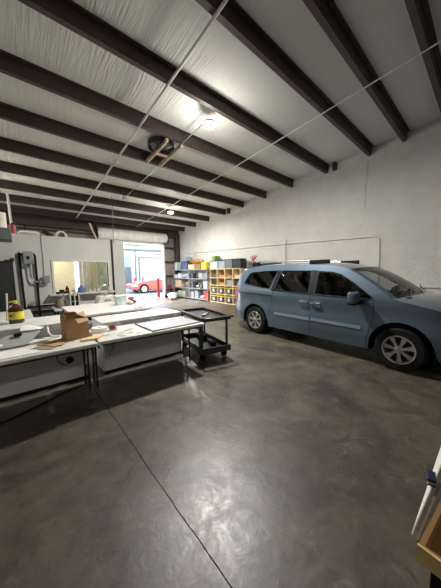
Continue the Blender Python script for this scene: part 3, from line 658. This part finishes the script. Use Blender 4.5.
# ------------------------------------------------------------------ utility cart
ct = thing('utility_cart', 'black two-shelf rolling utility cart at the end of the tables', 'cart', (2.275, 3.09, 0), math.radians(-12))
W_, L_ = .56, 1.12
M_cart = mat('cart_black', (44, 44, 46), .38, var=.15)
def tray(z0, z1, name):
    mb = MB(); t = .03; mb.bb(0, W_, 0, L_, z0, z0+.02); mb.bb(0, t, 0, L_, z0+.02, z1); mb.bb(W_-t, W_, 0, L_, z0+.02, z1); mb.bb(t, W_-t, 0, t, z0+.02, z1); mb.bb(t, W_-t, L_-t, L_, z0+.02, z1)
    return mb.build(name, M_cart, ct)
tray(.70, .77, 'top_tray'); tray(.14, .24, 'lower_tray')
for (x, y) in ((.0, .06), (W_-.05, .06), (0, L_-.12), (W_-.05, L_-.12)):
    big = .09 if x == 0 else .05
    MB().bb(x, x+big*.6, y, y+big, .24, .70).build('post', M_cart, ct, bevel=.008)
for (x, y) in ((.07, .13), (W_-.07, .13), (.07, L_-.13), (W_-.07, L_-.13)):
    cs = MB().bb(x-.025, x+.025, y-.02, y+.02, .09, .139).build('caster', M_dkmetal, ct)
    MB().lathe([(.01, -.018), (.055, -.018), (.062, 0), (.055, .018), (.01, .018)], (x, y, .062), 18, 'Y').build('caster_wheel', M_rubber, cs, smooth=True)
mb = MB().tube([(W_-.01, .02, .74), (W_+.1, -.02, .77), (W_+.1, .5, .77), (W_-.01, .54, .74)], .018)
mb = MB(); mb.tube([(.04, 0, .745), (.04, -.07, .765), (.12, -.1, .77), (W_-.08, -.1, .77), (W_+.01, -.07, .765), (W_+.01, 0, .745)], .018)
mb.build('handle', M_cart, ct, smooth=True)
o = thing('tool_tray', 'small grey tool lying in the top tray of the black cart', 'tool', (2.66, 3.5, .722), .6); MB().bb(-.12, .12, -.03, .03, 0, .03).build('body', M_silver, o, bevel=.006); MB().bb(.12, .2, -.015, .015, 0, .02).build('handle', M_black, o)
o = thing('black_tool', 'black tool lying on the lower tray of the cart', 'tool', (2.73, 3.4, .162), 1.2); MB().bb(-.15, .15, -.05, .05, 0, .08).build('body', M_black, o, bevel=.02); MB().cyl((.15, 0, .04), (.28, 0, .04), .02).build('nozzle', M_black, o)
o = thing('black_tool', 'second black tool behind the first on the lower cart tray', 'tool', (2.83, 3.86, .162), 1.5); MB().bb(-.13, .13, -.06, .06, 0, .1).build('body', M_black, o, bevel=.02); MB().bb(-.05, .05, -.02, .02, .1, .13).build('handle', M_blackpl, o)

# ------------------------------------------------------------------ shelves at the far end of the white wall
XS0, XS1 = 7.3, 7.78
ms = thing('metal_shelf', 'grey metal shelving unit loaded with boxes by the far corner', 'shelf', ((XS0+XS1)/2, 11.05, 0))
M_shelf = mat('shelf_grey', (150, 152, 156), .4, .3)
YA, YZ = 9.35, 12.7; tiers = [.10, .64, 1.17, 1.65]
for zt in tiers: MB().bb(-.24, .24, YA-11.05, YZ-11.05, zt-.035, zt).build('shelf', M_shelf, ms)
for y in (YA+.02, (YA+YZ)/2, YZ-.02):
    for x in (-.22, .22): MB().bb(x-.02, x+.02, y-11.05-.02, y-11.05+.02, 0, 1.72).build('post', M_shelf, ms)
gi = [0]
def item(y0, y1, z0, h, rgb, name, label, cat, x0=7.355, dep=.36, lid=None, rough=.6, rz=0):
    t = thing(name, label, cat, (x0+dep/2, (y0+y1)/2, z0), rz)
    nm = 'c_%d_%d_%d' % rgb
    m_ = mat(nm, rgb, rough); w_ = (y1-y0)/2
    MB().bb(-dep/2, dep/2, -w_, w_, 0, h).build('body', m_, t, bevel=.01)
    if lid: MB().bb(-dep/2-.012, dep/2+.012, -w_-.012, w_+.012, h, h+.035).build('lid', mat('c_%d_%d_%d' % lid, lid, .5), t)
    return t
T1, T2, T3, T4 = tiers
item(12.35, 12.6, T4+.001, .45, (196, 196, 190), 'canister', 'white canister box on the top shelf, nearest the far corner', 'canister')
item(11.98, 12.25, T4+.001, .36, (120, 150, 160), 'teal_box', 'teal box on the top shelf beside the white canister', 'box')
item(11.25, 11.85, T4+.001, .44, (66, 78, 104), 'blue_crate', 'dark blue crate on the top metal shelf', 'crate', lid=(50, 56, 70))
item(11.3, 11.8, T4+.48, .26, (150, 156, 162), 'grey_box', 'grey box stacked on the dark blue crate', 'box')
item(10.6, 11.15, T4+.001, .28, (206, 182, 142), 'open_carton', 'pale carton on the top shelf under the brown sack', 'carton')
item(10.0, 10.55, T4+.001, .30, (150, 112, 70), 'brown_carton', 'brown carton right of the pale carton on the top shelf', 'carton')
sk = thing('paper_sack', 'long brown sack lying across the cartons on the top shelf', 'sack', (7.52, 10.55, T4+.32)); o = blob(.2, .8, 2.9, .65, 11).build('body', mat('sack_tan', (172, 126, 78), .8), sk, smooth=True); MB().bb(-.03, .03, .5, .6, .04, .2).build('tied_end', mat('sack_tan', (172, 126, 78), .8), sk)
item(9.5, 9.93, T4+.001, .38, (216, 196, 70), 'yellow_box', 'yellow box at the right end of the top metal shelf', 'box')
rnd = random.Random(3)
cols3 = [(136, 144, 156), (186, 186, 184), (74, 78, 86), (208, 208, 204), (112, 122, 136), (170, 164, 152), (222, 220, 214), (54, 54, 56)]
cn3 = ['slate grey', 'light grey', 'charcoal', 'off-white', 'blue-grey', 'taupe', 'white', 'black']
places = ['by the far corner', 'second from the far corner', 'third from the far corner', 'left of the middle post', 'right of the middle post', 'third from the wooden cubbies', 'second from the wooden cubbies', 'beside the wooden cubbies']
yy = [12.55, 12.1, 11.7, 11.3, 10.85, 10.4, 10.0, 9.6]
for tz, tn, mh in ((T3, 'third shelf up', .36), (T2, 'second shelf up', .42), (T1, 'bottom shelf', .42)):
    for k_, y in enumerate(yy):
        if tz == T2 and k_ in (0, 1): continue
        ci = (k_*3+int(tz*10)) % 8; h = mh*rnd.uniform(.45, .95); wd = rnd.uniform(.13, .18); c_ = cols3[ci]; nm = cn3[ci]
        if tz == T1 and k_ == 2: c_, nm = (205, 176, 120), 'tan'
        if tz == T1 and k_ == 1: c_, nm = (150, 196, 160), 'pale green'
        if tz == T1 and k_ == 7: c_, nm = (170, 60, 56), 'red'
        if tz == T2 and k_ == 3: c_, nm = (110, 80, 58), 'brown'
        if k_ in (2, 5) and tz != T1 or (k_ == 6 and tz == T1):
            b = tag(blob(.165, .95, .95, .55 if tz != T3 else .7, 30+k_+int(tz*10)).build('sack_of_parts', mat('sack_%s' % nm.replace('-', '_'), c_, .7), smooth=True, loc=(7.54, y, tz+.002)), '%s lumpy sack on the %s, %s' % (nm, tn, places[k_]), 'sack')
            continue
        item(y-wd, y+wd, tz+.001, h, c_, 'storage_bin', '%s storage bin on the %s, %s' % (nm, tn, places[k_]), 'bin', dep=rnd.uniform(.25, .36), lid=cols3[(ci+2) % 8] if k_ % 2 else None)
item(11.95, 12.62, T2+.001, .43, (214, 176, 142), 'cardboard_box', 'big plain cardboard box on the second shelf by the corner', 'box')
# coils and a helmet-like drum among them
t = thing('wire_coil', 'black coil of hose leaning on the second shelf bins, near the cubbies', 'coil', (7.31, 9.85, T2+.16))
MB().tube([(0, .12*math.cos(a*PI/8), .12*math.sin(a*PI/8)) for a in range(17)], .028).build('coil', M_black, t, smooth=True); t.location.x = 7.26; t.location.z = T2+.155
# white bags on the floor by the shelf
for i, (x, y, s_, lb) in enumerate([(6.88, 12.15, .28, 'white plastic bag on the floor by the far corner, larger'), (6.6, 11.65, .2, 'small white plastic bag on the floor in front of the metal shelf')]):
    tag(blob(s_, 1, 1.2, .6, 20+i).build('plastic_bag', mat('bag_white', (220, 218, 212), .5), smooth=True, loc=(x, y, 0)), lb, 'bag', 'bags on the floor')
t = thing('hand_truck', 'dark hand truck standing against the brown end wall by the doorway', 'hand truck', (7.02, 12.8, 0))
MB().tube([(-.15, 0, .15), (-.15, 0, 1.2), (.0, 0, 1.3), (.15, 0, 1.2), (.15, 0, .15)], .02).build('frame', M_dkmetal, t, smooth=True); MB().bb(-.17, .17, -.2, 0, .02, .04).build('toe_plate', M_dkmetal, t)
for x in (-.2, .2): MB().lathe([(.03, -.03), (.1, -.03), (.1, .03), (.03, .03)], (x, .0, .1), 14, 'Y').build('wheel', M_rubber, t, smooth=True)
MB().bb(-.12, .12, -.03, -.01, .5, .75).build('crossbar', mat('dull_red', (120, 50, 46), .6), t)

# wooden cubbies
wc = thing('wooden_cubby', 'pale wooden cubby shelf with four columns holding totes', 'shelf', (7.54, 8.1, 0))
y0, y1 = 7.05, 9.15; cy_ = [9.15, 8.60, 8.06, 7.53, 7.05]; tk = .035
for i, y in enumerate(cy_): MB().bb(-.24, .24, y-8.1-(tk/2 if 0 < i < 4 else (tk if i == 0 else 0)), y-8.1+(tk/2 if 0 < i < 4 else (0 if i == 0 else tk)), 0, 1.66).build('upright', M_wood, wc)
for a, b in zip(cy_[:-1], cy_[1:]):
    for zt in (.06, .47, .88, 1.24, 1.66): MB().bb(-.24, .24, b-8.1+tk/2+.001, a-8.1-tk/2-.001, zt-tk, zt).build('shelf', M_wood, wc)
MB().bb(.242, .255, y0-8.1, y1-8.1, 0, 1.66).build('back', M_wood, wc)
cn = ['leftmost column', 'second column', 'third column', 'column nearest the van']
M_tote = mat('tote_black', (40, 42, 46), .35)
tote = None
for ci, (a, b) in enumerate(zip(cy_[:-1], cy_[1:])):
    sc_ = (a-b)/.55
    for zt, rn in ((.06, 'bottom row'), (.47, 'upper row')):
        lb = 'black tote with yellow lid, %s, %s of the wooden cubbies' % (rn, cn[ci])
        if ci == 1 and zt == .06: lb = 'black tote with yellow lid, bottom row, second column of the wooden cubbies'
        if tote is None:
            tote = thing('storage_tote', lb, 'tote', (7.5, (a+b)/2, zt+.002), group='black totes with yellow lids')
            MB().prism([(-.17, 0), (.17, 0), (.2, .27), (-.2, .27)], -.2, .18).build('body', M_tote, tote, bevel=.01)
            # narrow to the bay
            MB().bb(-.215, .215, -.205, .195, .271, .30).build('lid', M_yel, tote)
            MB().bb(-.205, -.195, -.07, .07, .08, .22).build('label_card', M_white, tote)
        else: dup(tote, (7.5, (a+b)/2, zt+.002), None, lb).scale = (1, min(1, sc_*.98), 1)
ups = [(8.87, .88, .24, (44, 44, 46), 'black'), (8.33, .88, .12, (196, 140, 90), 'orange-brown'), (7.8, .88, .27, (150, 156, 160), 'silver grey'), (7.3, .88, .2, (34, 34, 36), 'matte black'),
       (8.87, 1.24, .17, (86, 74, 62), 'dark brown'), (8.33, 1.24, .10, (190, 150, 110), 'tan'), (7.8, 1.24, .1, (170, 120, 80), 'rust brown'), (7.3, 1.24, .12, (206, 196, 180), 'cream')]
for y, zt, h, c_, nm in ups:
    ci = [8.87, 8.33, 7.8, 7.3].index(y)
    item(y-.17, y+.17, zt+.001, h, c_, 'small_bin', '%s small bin in the %s row of the cubbies, %s' % (nm, 'third' if zt < 1 else 'top', cn[ci]), 'bin')
item(8.62, 9.38-.2, 1.662, .36, (176, 184, 186), 'clear_tote', 'clear grey tote with dark lid on top of the cubbies, left end', 'tote', lid=(52, 56, 60))
item(8.8, 9.05, 1.662+.397, .22, (122, 150, 84), 'green_box', 'green box on top of the clear tote', 'box')
item(8.1, 8.56, 1.662, .36, (150, 158, 168), 'grey_tote', 'light grey tote with dark lid on the cubbies, middle', 'tote', lid=(60, 62, 66))
item(7.62, 8.05, 1.662, .38, (110, 114, 118), 'dark_tote', 'mid grey tote with dark lid next to the black tote', 'tote', lid=(40, 42, 44))
item(7.08, 7.56, 1.662, .38, (44, 46, 48), 'black_tote', 'black ribbed tote on the cubbies nearest the van', 'tote', lid=(34, 36, 38))

# rack with crates behind the van
rk = thing('wire_rack', 'low black rack behind the van roofline, against the white wall', 'rack', (7.55, 6.05, 0))
for a in (-.78, .78):
    for b in (-.2, .2): MB().cyl((b, a, 0), (b, a, 1.7), .015).build('post', M_dkmetal, rk)
for zt in (.3, 1.0, 1.64): MB().bb(-.22, .22, -.8, .8, zt-.02, zt).build('shelf', M_dkmetal, rk)
M_crate = mat('crate_dark', (58, 60, 64), .5)
for i, (y, lb) in enumerate([(6.45, 'dark slotted crate behind the van, under the red bow'), (5.95, 'dark slotted crate behind the van, middle of three'), (5.5, 'dark slotted crate behind the van, nearest the roof rail front')]):
    t = thing('slotted_crate', lb, 'crate', (7.54, y, 1.641), group='slotted crates behind the van')
    MB().bb(-.18, .18, -.2, .2, 0, .02).build('base', M_crate, t); mb = MB()
    for s in (-1, 1):
        for kz in range(4): mb.bb(-.18, .18, s*.2-.006, s*.2+.006, .02+kz*.06, .06+kz*.06)
        for kz in range(4): mb.bb(s*.18-.006, s*.18+.006, -.2, .2, .02+kz*.06, .06+kz*.06)
        for kx in range(5): mb.bb(s*.17-.004, s*.17+.004, -.2+kx*.09, -.17+kx*.09, .02, .26)
    mb.build('sides', M_crate, t)
bw_ = thing('red_bow', 'red ribbon bow on the dark crate behind the van', 'bow', (7.5, 6.5, 1.905))
for a in (-.9, -.3, .3, .9):
    MB().tube([(0, 0, .02), (-.02, math.sin(a)*.16, .12+.1*math.cos(a)), (.02, math.sin(a)*.24, .16+.14*math.cos(a)), (0, math.sin(a)*.1, .1), (0, 0, .03)], .014, 6).build('loop', mat('bow_red', (190, 70, 74), .6), bw_, smooth=True)
MB().bb(-.05, .05, -.1, .1, 0, .02).build('base', mat('bow_red', (190, 70, 74), .6), bw_)

# ------------------------------------------------------------------ crate and board at the lower right
cr = thing('wooden_crate', 'open wooden box at the lower right corner of the view', 'crate', (1.34, .14, 0), math.radians(-6))
M_ply = mat('rough_pine', (132, 94, 54), .7, var=.15, scale=6, stretch=(1, 4, 1))
h_ = .25; b_ = .17
MB().bb(0, .6, -.02, 0, b_, h_).build('side_panel', M_ply, cr); MB().bb(0, .02, -.42, -.02, b_, h_).build('side_panel', M_ply, cr)
MB().bb(.58, .6, -.42, -.02, b_, h_).build('side_panel', M_ply, cr); MB().bb(0.02, .58, -.42, -.40, b_, h_).build('side_panel', M_ply, cr)
MB().bb(.02, .58, -.40, -.02, b_, b_+.02).build('bottom', M_ply, cr)
MB().bb(.05, .55, -.37, -.04, 0, b_-.001).build('base', M_black, cr)
MB().bb(-.006, .006, -.10, .004, b_, h_+.003).build('pale_edge', mat('pale_rim', (210, 180, 120), .6), cr)
wb = thing('white_board', 'white board with wooden edge jutting in at the lower right', 'board', (1.11, .14, .5))
P0 = Vector((0, 0, 0)); A_ = (Vector((1.586, .112, .62))-Vector((1.11, .14, .5)))*1.7; B_ = (Vector((1.42, .098, .62))-Vector((1.11, .14, .5)))*1.7
n_ = A_.cross(B_).normalized()
if n_.z < 0: n_ = -n_
MB().add([P0, A_, B_, P0-n_*.004, A_-n_*.004, B_-n_*.004], [(0, 1, 2), (5, 4, 3), (0, 3, 4, 1), (1, 4, 5, 2), (2, 5, 3, 0)]).build('face', M_foam, wb)
MB().box(B_*.5-Vector((0, .008, .010))-n_*.012, (B_.length, .008, .012), B_.to_track_quat('X', 'Z').to_matrix()).build('edge', mat('edge_brown', (110, 88, 64), .7), wb)
cl = thing('spring_clamp', 'dark blue clamp gripping the edge of the white board', 'clamp', (1.345, .115, .605), math.radians(10))
M_navy = mat('navy_plastic', (28, 34, 66), .4)
MB().bb(-.032, .032, -.015, .015, -.016, .018).build('jaw', M_navy, cl, bevel=.004); MB().cyl((.02, .0, .0), (.08, -.02, -.03), .008).build('handle', M_navy, cl); MB().cyl((-.02, -.016, 0), (-.02, .016, 0), .014).build('pivot', M_chrome, cl)

# ------------------------------------------------------------------ minivan
van = thing('minivan', 'blue-grey minivan with roof rails parked along the white wall', 'van', (4.40, 3.78, 0), math.atan2(-.9985, -.054))
WID = 1.96; WB = 2.95
def inset(s, z):
    v = 0.0
    if z > 1.06: v += (z-1.06)*.37
    elif z > .92: v += -.018*math.sin((z-.92)/.14*PI/2)*0
    if z < .95: v += .016*math.exp(-((z-.80)/.12)**2)
    if z < .45: v += (.45-z)*.18
    if s < -.2: v += ((-.2-s)/.9)**2.6*.36
    if s > 3.1: v += ((s-3.1)/.9)**2.4*.42
    for c in (0, WB):      # flares around the arches
        d = math.hypot(s-c, z-.33)
        v -= .010*math.exp(-((d-.44)/.07)**2)
    return v+.015
def edge_pts(pts, step=.07):
    out = []
    for a, b in zip(pts, pts[1:]+pts[:1]):
        n = max(1, int(math.dist(a, b)/step))
        out += [(a[0]+(b[0]-a[0])*i/n, a[1]+(b[1]-a[1])*i/n) for i in range(n)]
    return out
def inpoly(p, poly):
    x, y = p; c = False; j = len(poly)-1
    for i in range(len(poly)):
        a, b = poly[i], poly[j]
        if (a[1] > y) != (b[1] > y) and x < (b[0]-a[0])*(y-a[1])/(b[1]-a[1])+a[0]: c = not c
        j = i
    return c
def fill(outer, holes=(), step=.08):
    V = []; E = []
    for L in [outer]+list(holes):
        L = edge_pts(L); k = len(V); V += L; E += [(k+i, k+(i+1) % len(L)) for i in range(len(L))]
    xs_ = [p[0] for p in outer]; zs = [p[1] for p in outer]; x = min(xs_)
    while x < max(xs_):
        z = min(zs)
        while z < max(zs):
            if inpoly((x, z), outer) and not any(inpoly((x, z), h) for h in holes): V.append((x, z))
            z += step
        x += step
    r = delaunay_2d_cdt([Vector(v) for v in V], E, [], 0, 1e-5)
    vs, fs = r[0], r[2]; F = []
    for f in fs:
        c = sum((vs[i] for i in f), Vector((0, 0)))/len(f)
        if inpoly(c, outer) and not any(inpoly(c, h) for h in holes): F.append(tuple(f))
    return [tuple(v) for v in vs], F
def side(vs, fs, off=0.0, far=False):
    mb = MB(); mb.add([(s, (inset(s, z)-off) if not far else WID-(inset(s, z)-off), z) for s, z in vs], fs); return mb
top = [(3.9, .55), (3.88, .70), (3.80, .80), (3.6, .90), (3.35, .975), (3.1, 1.03), (2.93, 1.065), (2.84, 1.09), (2.66, 1.22), (2.48, 1.345), (2.3, 1.455), (2.12, 1.55), (1.95, 1.60), (1.7, 1.635), (1.3, 1.66), (.8, 1.668), (.3, 1.665), (-.1, 1.645), (-.4, 1.61), (-.62, 1.56), (-.74, 1.49), (-.84, 1.28), (-.93, 1.08), (-.985, .85), (-1.02, .66)]
rear = [(-1.075, .62), (-1.09, .5), (-1.07, .36), (-.98, .27)]
front = [(3.95, .42), (3.92, .30), (3.82, .22)]
bot = [(-.42, .27)]+arcp(0, .33, .405, 12)+[(.42, .235), (1.5, .235), (2.52, .235)]+arcp(WB, .33, .415, 12)+[(3.42, .24)]
outer = bot+front[::-1]+top+rear
W1 = [(-.40, 1.215), (-.42, 1.25), (-.30, 1.46), (-.22, 1.495), (.2, 1.525), (.56, 1.535), (.44, 1.13), (.2, 1.14)]
W2 = [(.60, 1.10), (.68, 1.535), (1.40, 1.525), (1.43, 1.085)]
W3 = [(1.58, 1.075), (1.57, 1.515), (1.85, 1.495), (2.0, 1.455), (2.25, 1.31), (2.56, 1.09), (2.50, 1.06)]
vs, fs = fill(outer, (W1, W2, W3))
side(vs, fs).build('side_body', M_paint, van, smooth=True); side(vs, fs, far=True).build('side_body', M_paint, van, smooth=True)
for nm, Wn, mt in (('rear_side_window', W1, M_tint), ('sliding_door_window', W2, M_tint), ('front_door_window', W3, M_clear)):
    v_, f_ = fill(Wn, step=.15)
    for far in (False, True):
        g = side(v_, f_, -.008, far).build(nm, mt, van, smooth=True)
        ep = Wn+[Wn[0]]
        fm = MB(); pts = [(s, (inset(s, z)-.001) if not far else WID-(inset(s, z)-.001), z) for s, z in edge_pts(Wn, .2)]; pts.append(pts[0])
        fm.tube(pts, .009, 5); fm.build('window_trim', M_black, g)
# black pillars
for P in ([(.485, 1.10), (.575, 1.545), (.665, 1.545), (.585, 1.07)], [(1.445, 1.065), (1.415, 1.54), (1.555, 1.53), (1.565, 1.055)]):
    v_, f_ = fill(P, step=.1)
    for far in (False, True): side(v_, f_, .003, far).build('pillar_trim', M_black, van, smooth=True)
# wrap over the top, front and rear
line = [(3.82, .22)]+front[::-1][1:]+top+rear
line = [(3.82, .22), (3.92, .30), (3.95, .42)]+top+rear
def crown(s, z, i):
    # outward bulge direction and size
    if s > 3.62: return Vector((.17, 0)) if z < .8 else Vector((.12, .03))
    if s > 2.95: return Vector((.03, .10))
    if s > 2.1: return Vector((.16, .03))
    if s > -.55: return Vector((0, .05))
    return Vector((-.07, .0))
NT = 16
def wrap(i0, i1, t0=-1, t1=1, off=0, n=NT):
    mb = MB(); V = []; 
    for i in range(i0, i1+1):
        s, z = line[i]; ins = inset(s, z); c = crown(s, z, i)
        if 0 < i < len(line)-1:
            c = (crown(*line[i-1], i)+c*2+crown(*line[i+1], i))/4
        for k in range(n+1):
            t = t0+(t1-t0)*k/n; bl = 1-abs(t)**2.2
            y = WID/2+t*(WID/2-ins)
            V.append((s+c.x*bl*1+off*(.6 if s > 2 else -.6 if s < -.6 else 0), y, z+c.y*bl+off))
    m_ = n+1; rws = i1-i0
    mb.add(V, [(r*m_+k, r*m_+k+1, (r+1)*m_+k+1, (r+1)*m_+k) for r in range(rws) for k in range(n)]); return mb
ia = min(range(len(line)), key=lambda i: math.dist(line[i], (2.84, 1.09))); ib = min(range(len(line)), key=lambda i: math.dist(line[i], (2.12, 1.55)))
ic = line.index((-.74, 1.49)); idd = line.index((-.93, 1.08)); ih = line.index((3.80, .80)); iff = line.index((3.9, .55))
wrap(0, iff).build('front_bumper', M_paint, van, smooth=True)
fc = wrap(iff, ih).build('front_fascia', M_paint, van, smooth=True)
wrap(ih, ia).build('hood', M_paint, van, smooth=True)
for t0, t1 in ((-1, -.90), (.90, 1)): wrap(ia, ib, t0, t1, n=3).build('windshield_pillar', M_paint, van, smooth=True)
wrap(ia, ib, -.90, .90, -.004).build('windshield', M_clear, van, smooth=True)
wrap(ib, ic).build('roof', M_paint, van, smooth=True)
wrap(ic, len(line)-1).build('tailgate', M_paint, van, smooth=True)
wrap(ic, idd, -.82, .82, .006).build('rear_window', M_tint, van, smooth=True)
# grille, headlights
MB().bb(4.0, 4.085, .62, WID-.62, .56, .72).build('grille', M_black, van); MB().bb(4.05, 4.125, .6, WID-.6, .3, .42).build('air_intake', M_black, van)
HL = [(3.58, .66), (3.62, .86), (3.80, .77), (3.88, .70), (3.89, .60)]
v_, f_ = fill(HL, step=.08)
for far in (False, True): side(v_, f_, .008, far).build('headlight', mat('headlight_lens', (200, 205, 210), .1, .3), van, smooth=True)
TLp = [(-.80, .70), (-.72, .92), (-.70, 1.12), (-.82, 1.2), (-.90, 1.08), (-.97, .85), (-.99, .70)]
v_, f_ = fill(TLp, step=.08)
for far in (False, True): side(v_, f_, .008, far).build('tail_light', mat('tail_red', (190, 70, 80), .2, var=.2), van, smooth=True)
# bumper band at rear
# underbody and interior
mb = MB(); mb.bb(-.9, 3.7, .34, WID-.34, .22, .5); mb.bb(.47, 2.53, .13, WID-.13, .22, .5); mb.build('underbody', M_black, van)
M_seat = mat('seat_grey', (120, 116, 110), .8)
for (s, r_) in ((2.0, 1), (1.0, 0), (.1, 0)):
    for y in (.5, 1.42):
        se = MB().bb(s-.25, s+.25, y-.24, y+.24, .5, .72).build('seat', M_seat, van, bevel=.04)
        MB().box((s-.3, y, 1.0), (.13, .46, .6), Matrix.Rotation(-.2, 3, 'Y')).build('seat_back', M_seat, se, bevel=.04); MB().box((s-.40, y, 1.37), (.09, .25, .16), Matrix.Rotation(-.15, 3, 'Y')).build('headrest', M_seat, se, bevel=.035)
MB().bb(2.62, 2.9, .2, WID-.2, .6, 1.02).build('dashboard', M_black, van, bevel=.05)
MB().tube([(2.45+.03*math.sin(a*PI/8), 1.42+.18*math.cos(a*PI/8), 1.02+.18*math.sin(a*PI/8)) for a in range(17)], .014).build('steering_wheel', M_black, van, smooth=True)
# wheel wells
for c in (0, WB):
    for ya, yb in ((.04, .33), (WID-.33, WID-.04)):
        mb = MB(); A = arcp(c, .33, .42, 14, PI*1.08, -PI*.08); V = [(p[0], y, p[1]) for y in (ya, yb) for p in A]; n_a = len(A)
        mb.add(V, [(i, i+1, n_a+i+1, n_a+i) for i in range(n_a-1)]); mb.build('wheel_well', M_black, van, solid=.006)
        mb = MB(); yy_ = yb if ya < 1 else ya; mb.cyl((c, yy_-.002, .33), (c, yy_+.002, .33), .4, n=24); mb.build('well_back', M_black, van)
# wheels
def wheel(c, y, sgn):
    R = .33
    T = MB().lathe([(.2, 0), (.215, -.0), (.30, .0), (.325, .02), (.33, .05), (.33, .17), (.32, .2), (.3, .215), (.2, .215)], (c, 0, R), 36, 'Y', caps=False)
    if sgn < 0: T.v = [(a, .215-b, d) for a, b, d in T.v]
    T.v = [(a, b+y, d) for a, b, d in T.v]
    w_ = T.build('wheel', M_rubber, van, smooth=True)
    fy = y+.0 if sgn > 0 else y+.215
    rm = MB(); rm.lathe([(.195, 0), (.213, -.004), (.216, .0), (.216, .02), (.195, .06), (.19, .09)], (c, 0, R), 36, 'Y', caps=False)
    # dished spokes, seven broad ones
    for k in range(7):
        a = 2*PI*k/7+.3
        def pt(r, da, dy): return (c+r*math.cos(a+da), dy, R+r*math.sin(a+da))
        rm.add([pt(.04, -.5, .012), pt(.04, .5, .012), pt(.13, .17, .010), pt(.205, .21, .02), pt(.205, -.21, .02), pt(.13, -.17, .010),
                pt(.04, -.5, .04), pt(.04, .5, .04), pt(.13, .17, .035), pt(.205, .21, .045), pt(.205, -.21, .045), pt(.13, -.17, .035)],
               [(0, 1, 2, 5), (5, 2, 3, 4), (6, 11, 8, 7), (11, 10, 9, 8), (1, 7, 8, 2), (2, 8, 9, 3), (0, 5, 11, 6), (5, 4, 10, 11), (0, 6, 7, 1), (3, 9, 10, 4)])
    hb = MB().lathe([(.001, -.004), (.035, -.002), (.05, .01), (.05, .03)], (c, 0, R), 20, 'Y')
    bk = MB().lathe([(.001, .08), (.2, .08), (.2, .1), (.001, .1)], (c, 0, R), 24, 'Y')
    for q_, nm, mt in ((rm, 'rim', M_silver), (hb, 'hub_cap', M_silver), (bk, 'brake_disc', M_dkmetal)):
        q_.v = [(a, fy+b*sgn, d) for a, b, d in q_.v]; q_.build(nm, mt, w_, smooth=True)
for c in (0, WB): wheel(c, .01, 1); wheel(c, WID-.225, -1)
# handles, mouldings, mirror, rails, trims
for far in (False, True):
    def yy2(s, z, o=0): return (inset(s, z)-o) if not far else WID-(inset(s, z)-o)
    for a, b in ((1.24, 1.43), (1.50, 1.70)):
        h = MB().tube([(a, yy2(a, .905, .01), .905), (a+.03, yy2(a, .905, .035), .905), (b-.03, yy2(b, .905, .035), .905), (b, yy2(b, .905, .01), .905)], .016).build('door_handle', M_chrome, van, smooth=True)
    for a, b in ((.60, 1.475), (1.50, 2.42)):
        v_, f_ = fill([(a, .555), (a+.01, .61), (b, .60), (b, .545)], step=.1); side(v_, f_, .006, far).build('side_moulding', mat('moulding_blue', (118, 134, 150), .35), van, solid=.008)
    # door gaps and slide track
    def groove(pts, nm='door_seam', r=.004):
        P = []
        for p, q in zip(pts[:-1], pts[1:]):
            for i in range(8): P.append((p[0]+(q[0]-p[0])*i/8, p[1]+(q[1]-p[1])*i/8))
        P.append(pts[-1]); MB().tube([(s, yy2(s, z, -.001), z) for s, z in P], r, 5).build(nm, M_black, van)
    groove([(1.485, 1.06), (1.49, .7), (1.47, .25)]); groove([(2.58, 1.06), (2.60, .8), (2.55, .62), (2.50, .40), (2.48, .25)]); groove([(.56, 1.08), (.50, .8), (.44, .55)])
    groove([(-.62, .985), (-.1, .985), (.5, .975)], 'slide_track', .008)
    groove([(1.46, 1.065), (2.0, 1.055), (2.5, 1.045)], 'belt_trim', .007)
    groove([(.5, 1.09), (1.0, 1.075), (1.46, 1.065)], 'belt_trim', .007)
    # mirror
    sg_ = -1 if not far else 1; y0 = yy2(2.42, 1.06)
    mr = MB().box((2.36, y0+sg_*.18, 1.09), (.13, .27, .19), Matrix.Rotation(-sg_*.12, 3, 'Z')).build('mirror', M_paint, van, bevel=.04)
    MB().box((2.40, y0+sg_*.03, 1.01), (.1, .10, .07)).build('mirror_foot', M_black, mr, bevel=.01)
    MB().box((2.305, y0+sg_*.16, 1.085), (.006, .19, .13)).build('mirror_glass', M_chrome, mr)
    MB().box((2.36, y0+sg_*.16, .985), (.10, .19, .035)).build('mirror_base', M_black, mr)
    # roof rail
    yr = yy2(1, 1.66, -.07)
    rr_ = MB().tube([(-.28, yr, 1.67), (-.15, yr, 1.725), (.3, yr, 1.745), (1.0, yr, 1.74), (1.5, yr, 1.725), (1.66, yr, 1.67)], .017).build('roof_rail', M_silver, van, smooth=True)
    for s in (1.5, -.2): MB().box((s, yr, 1.705), (.42 if s > 0 else .26, .06, .085)).build('rail_foot', M_black, rr_, bevel=.015)
# wipers at the windshield foot
for y in (.55, 1.25): MB().tube([(2.97, y, 1.17), (2.88, y+.15, 1.20), (2.82, y+.42, 1.23)], .009, 6).build('wiper', M_black, van)
MB().bb(2.80, 3.0, .25, WID-.25, 1.02, 1.10).build('cowl', M_black, van)
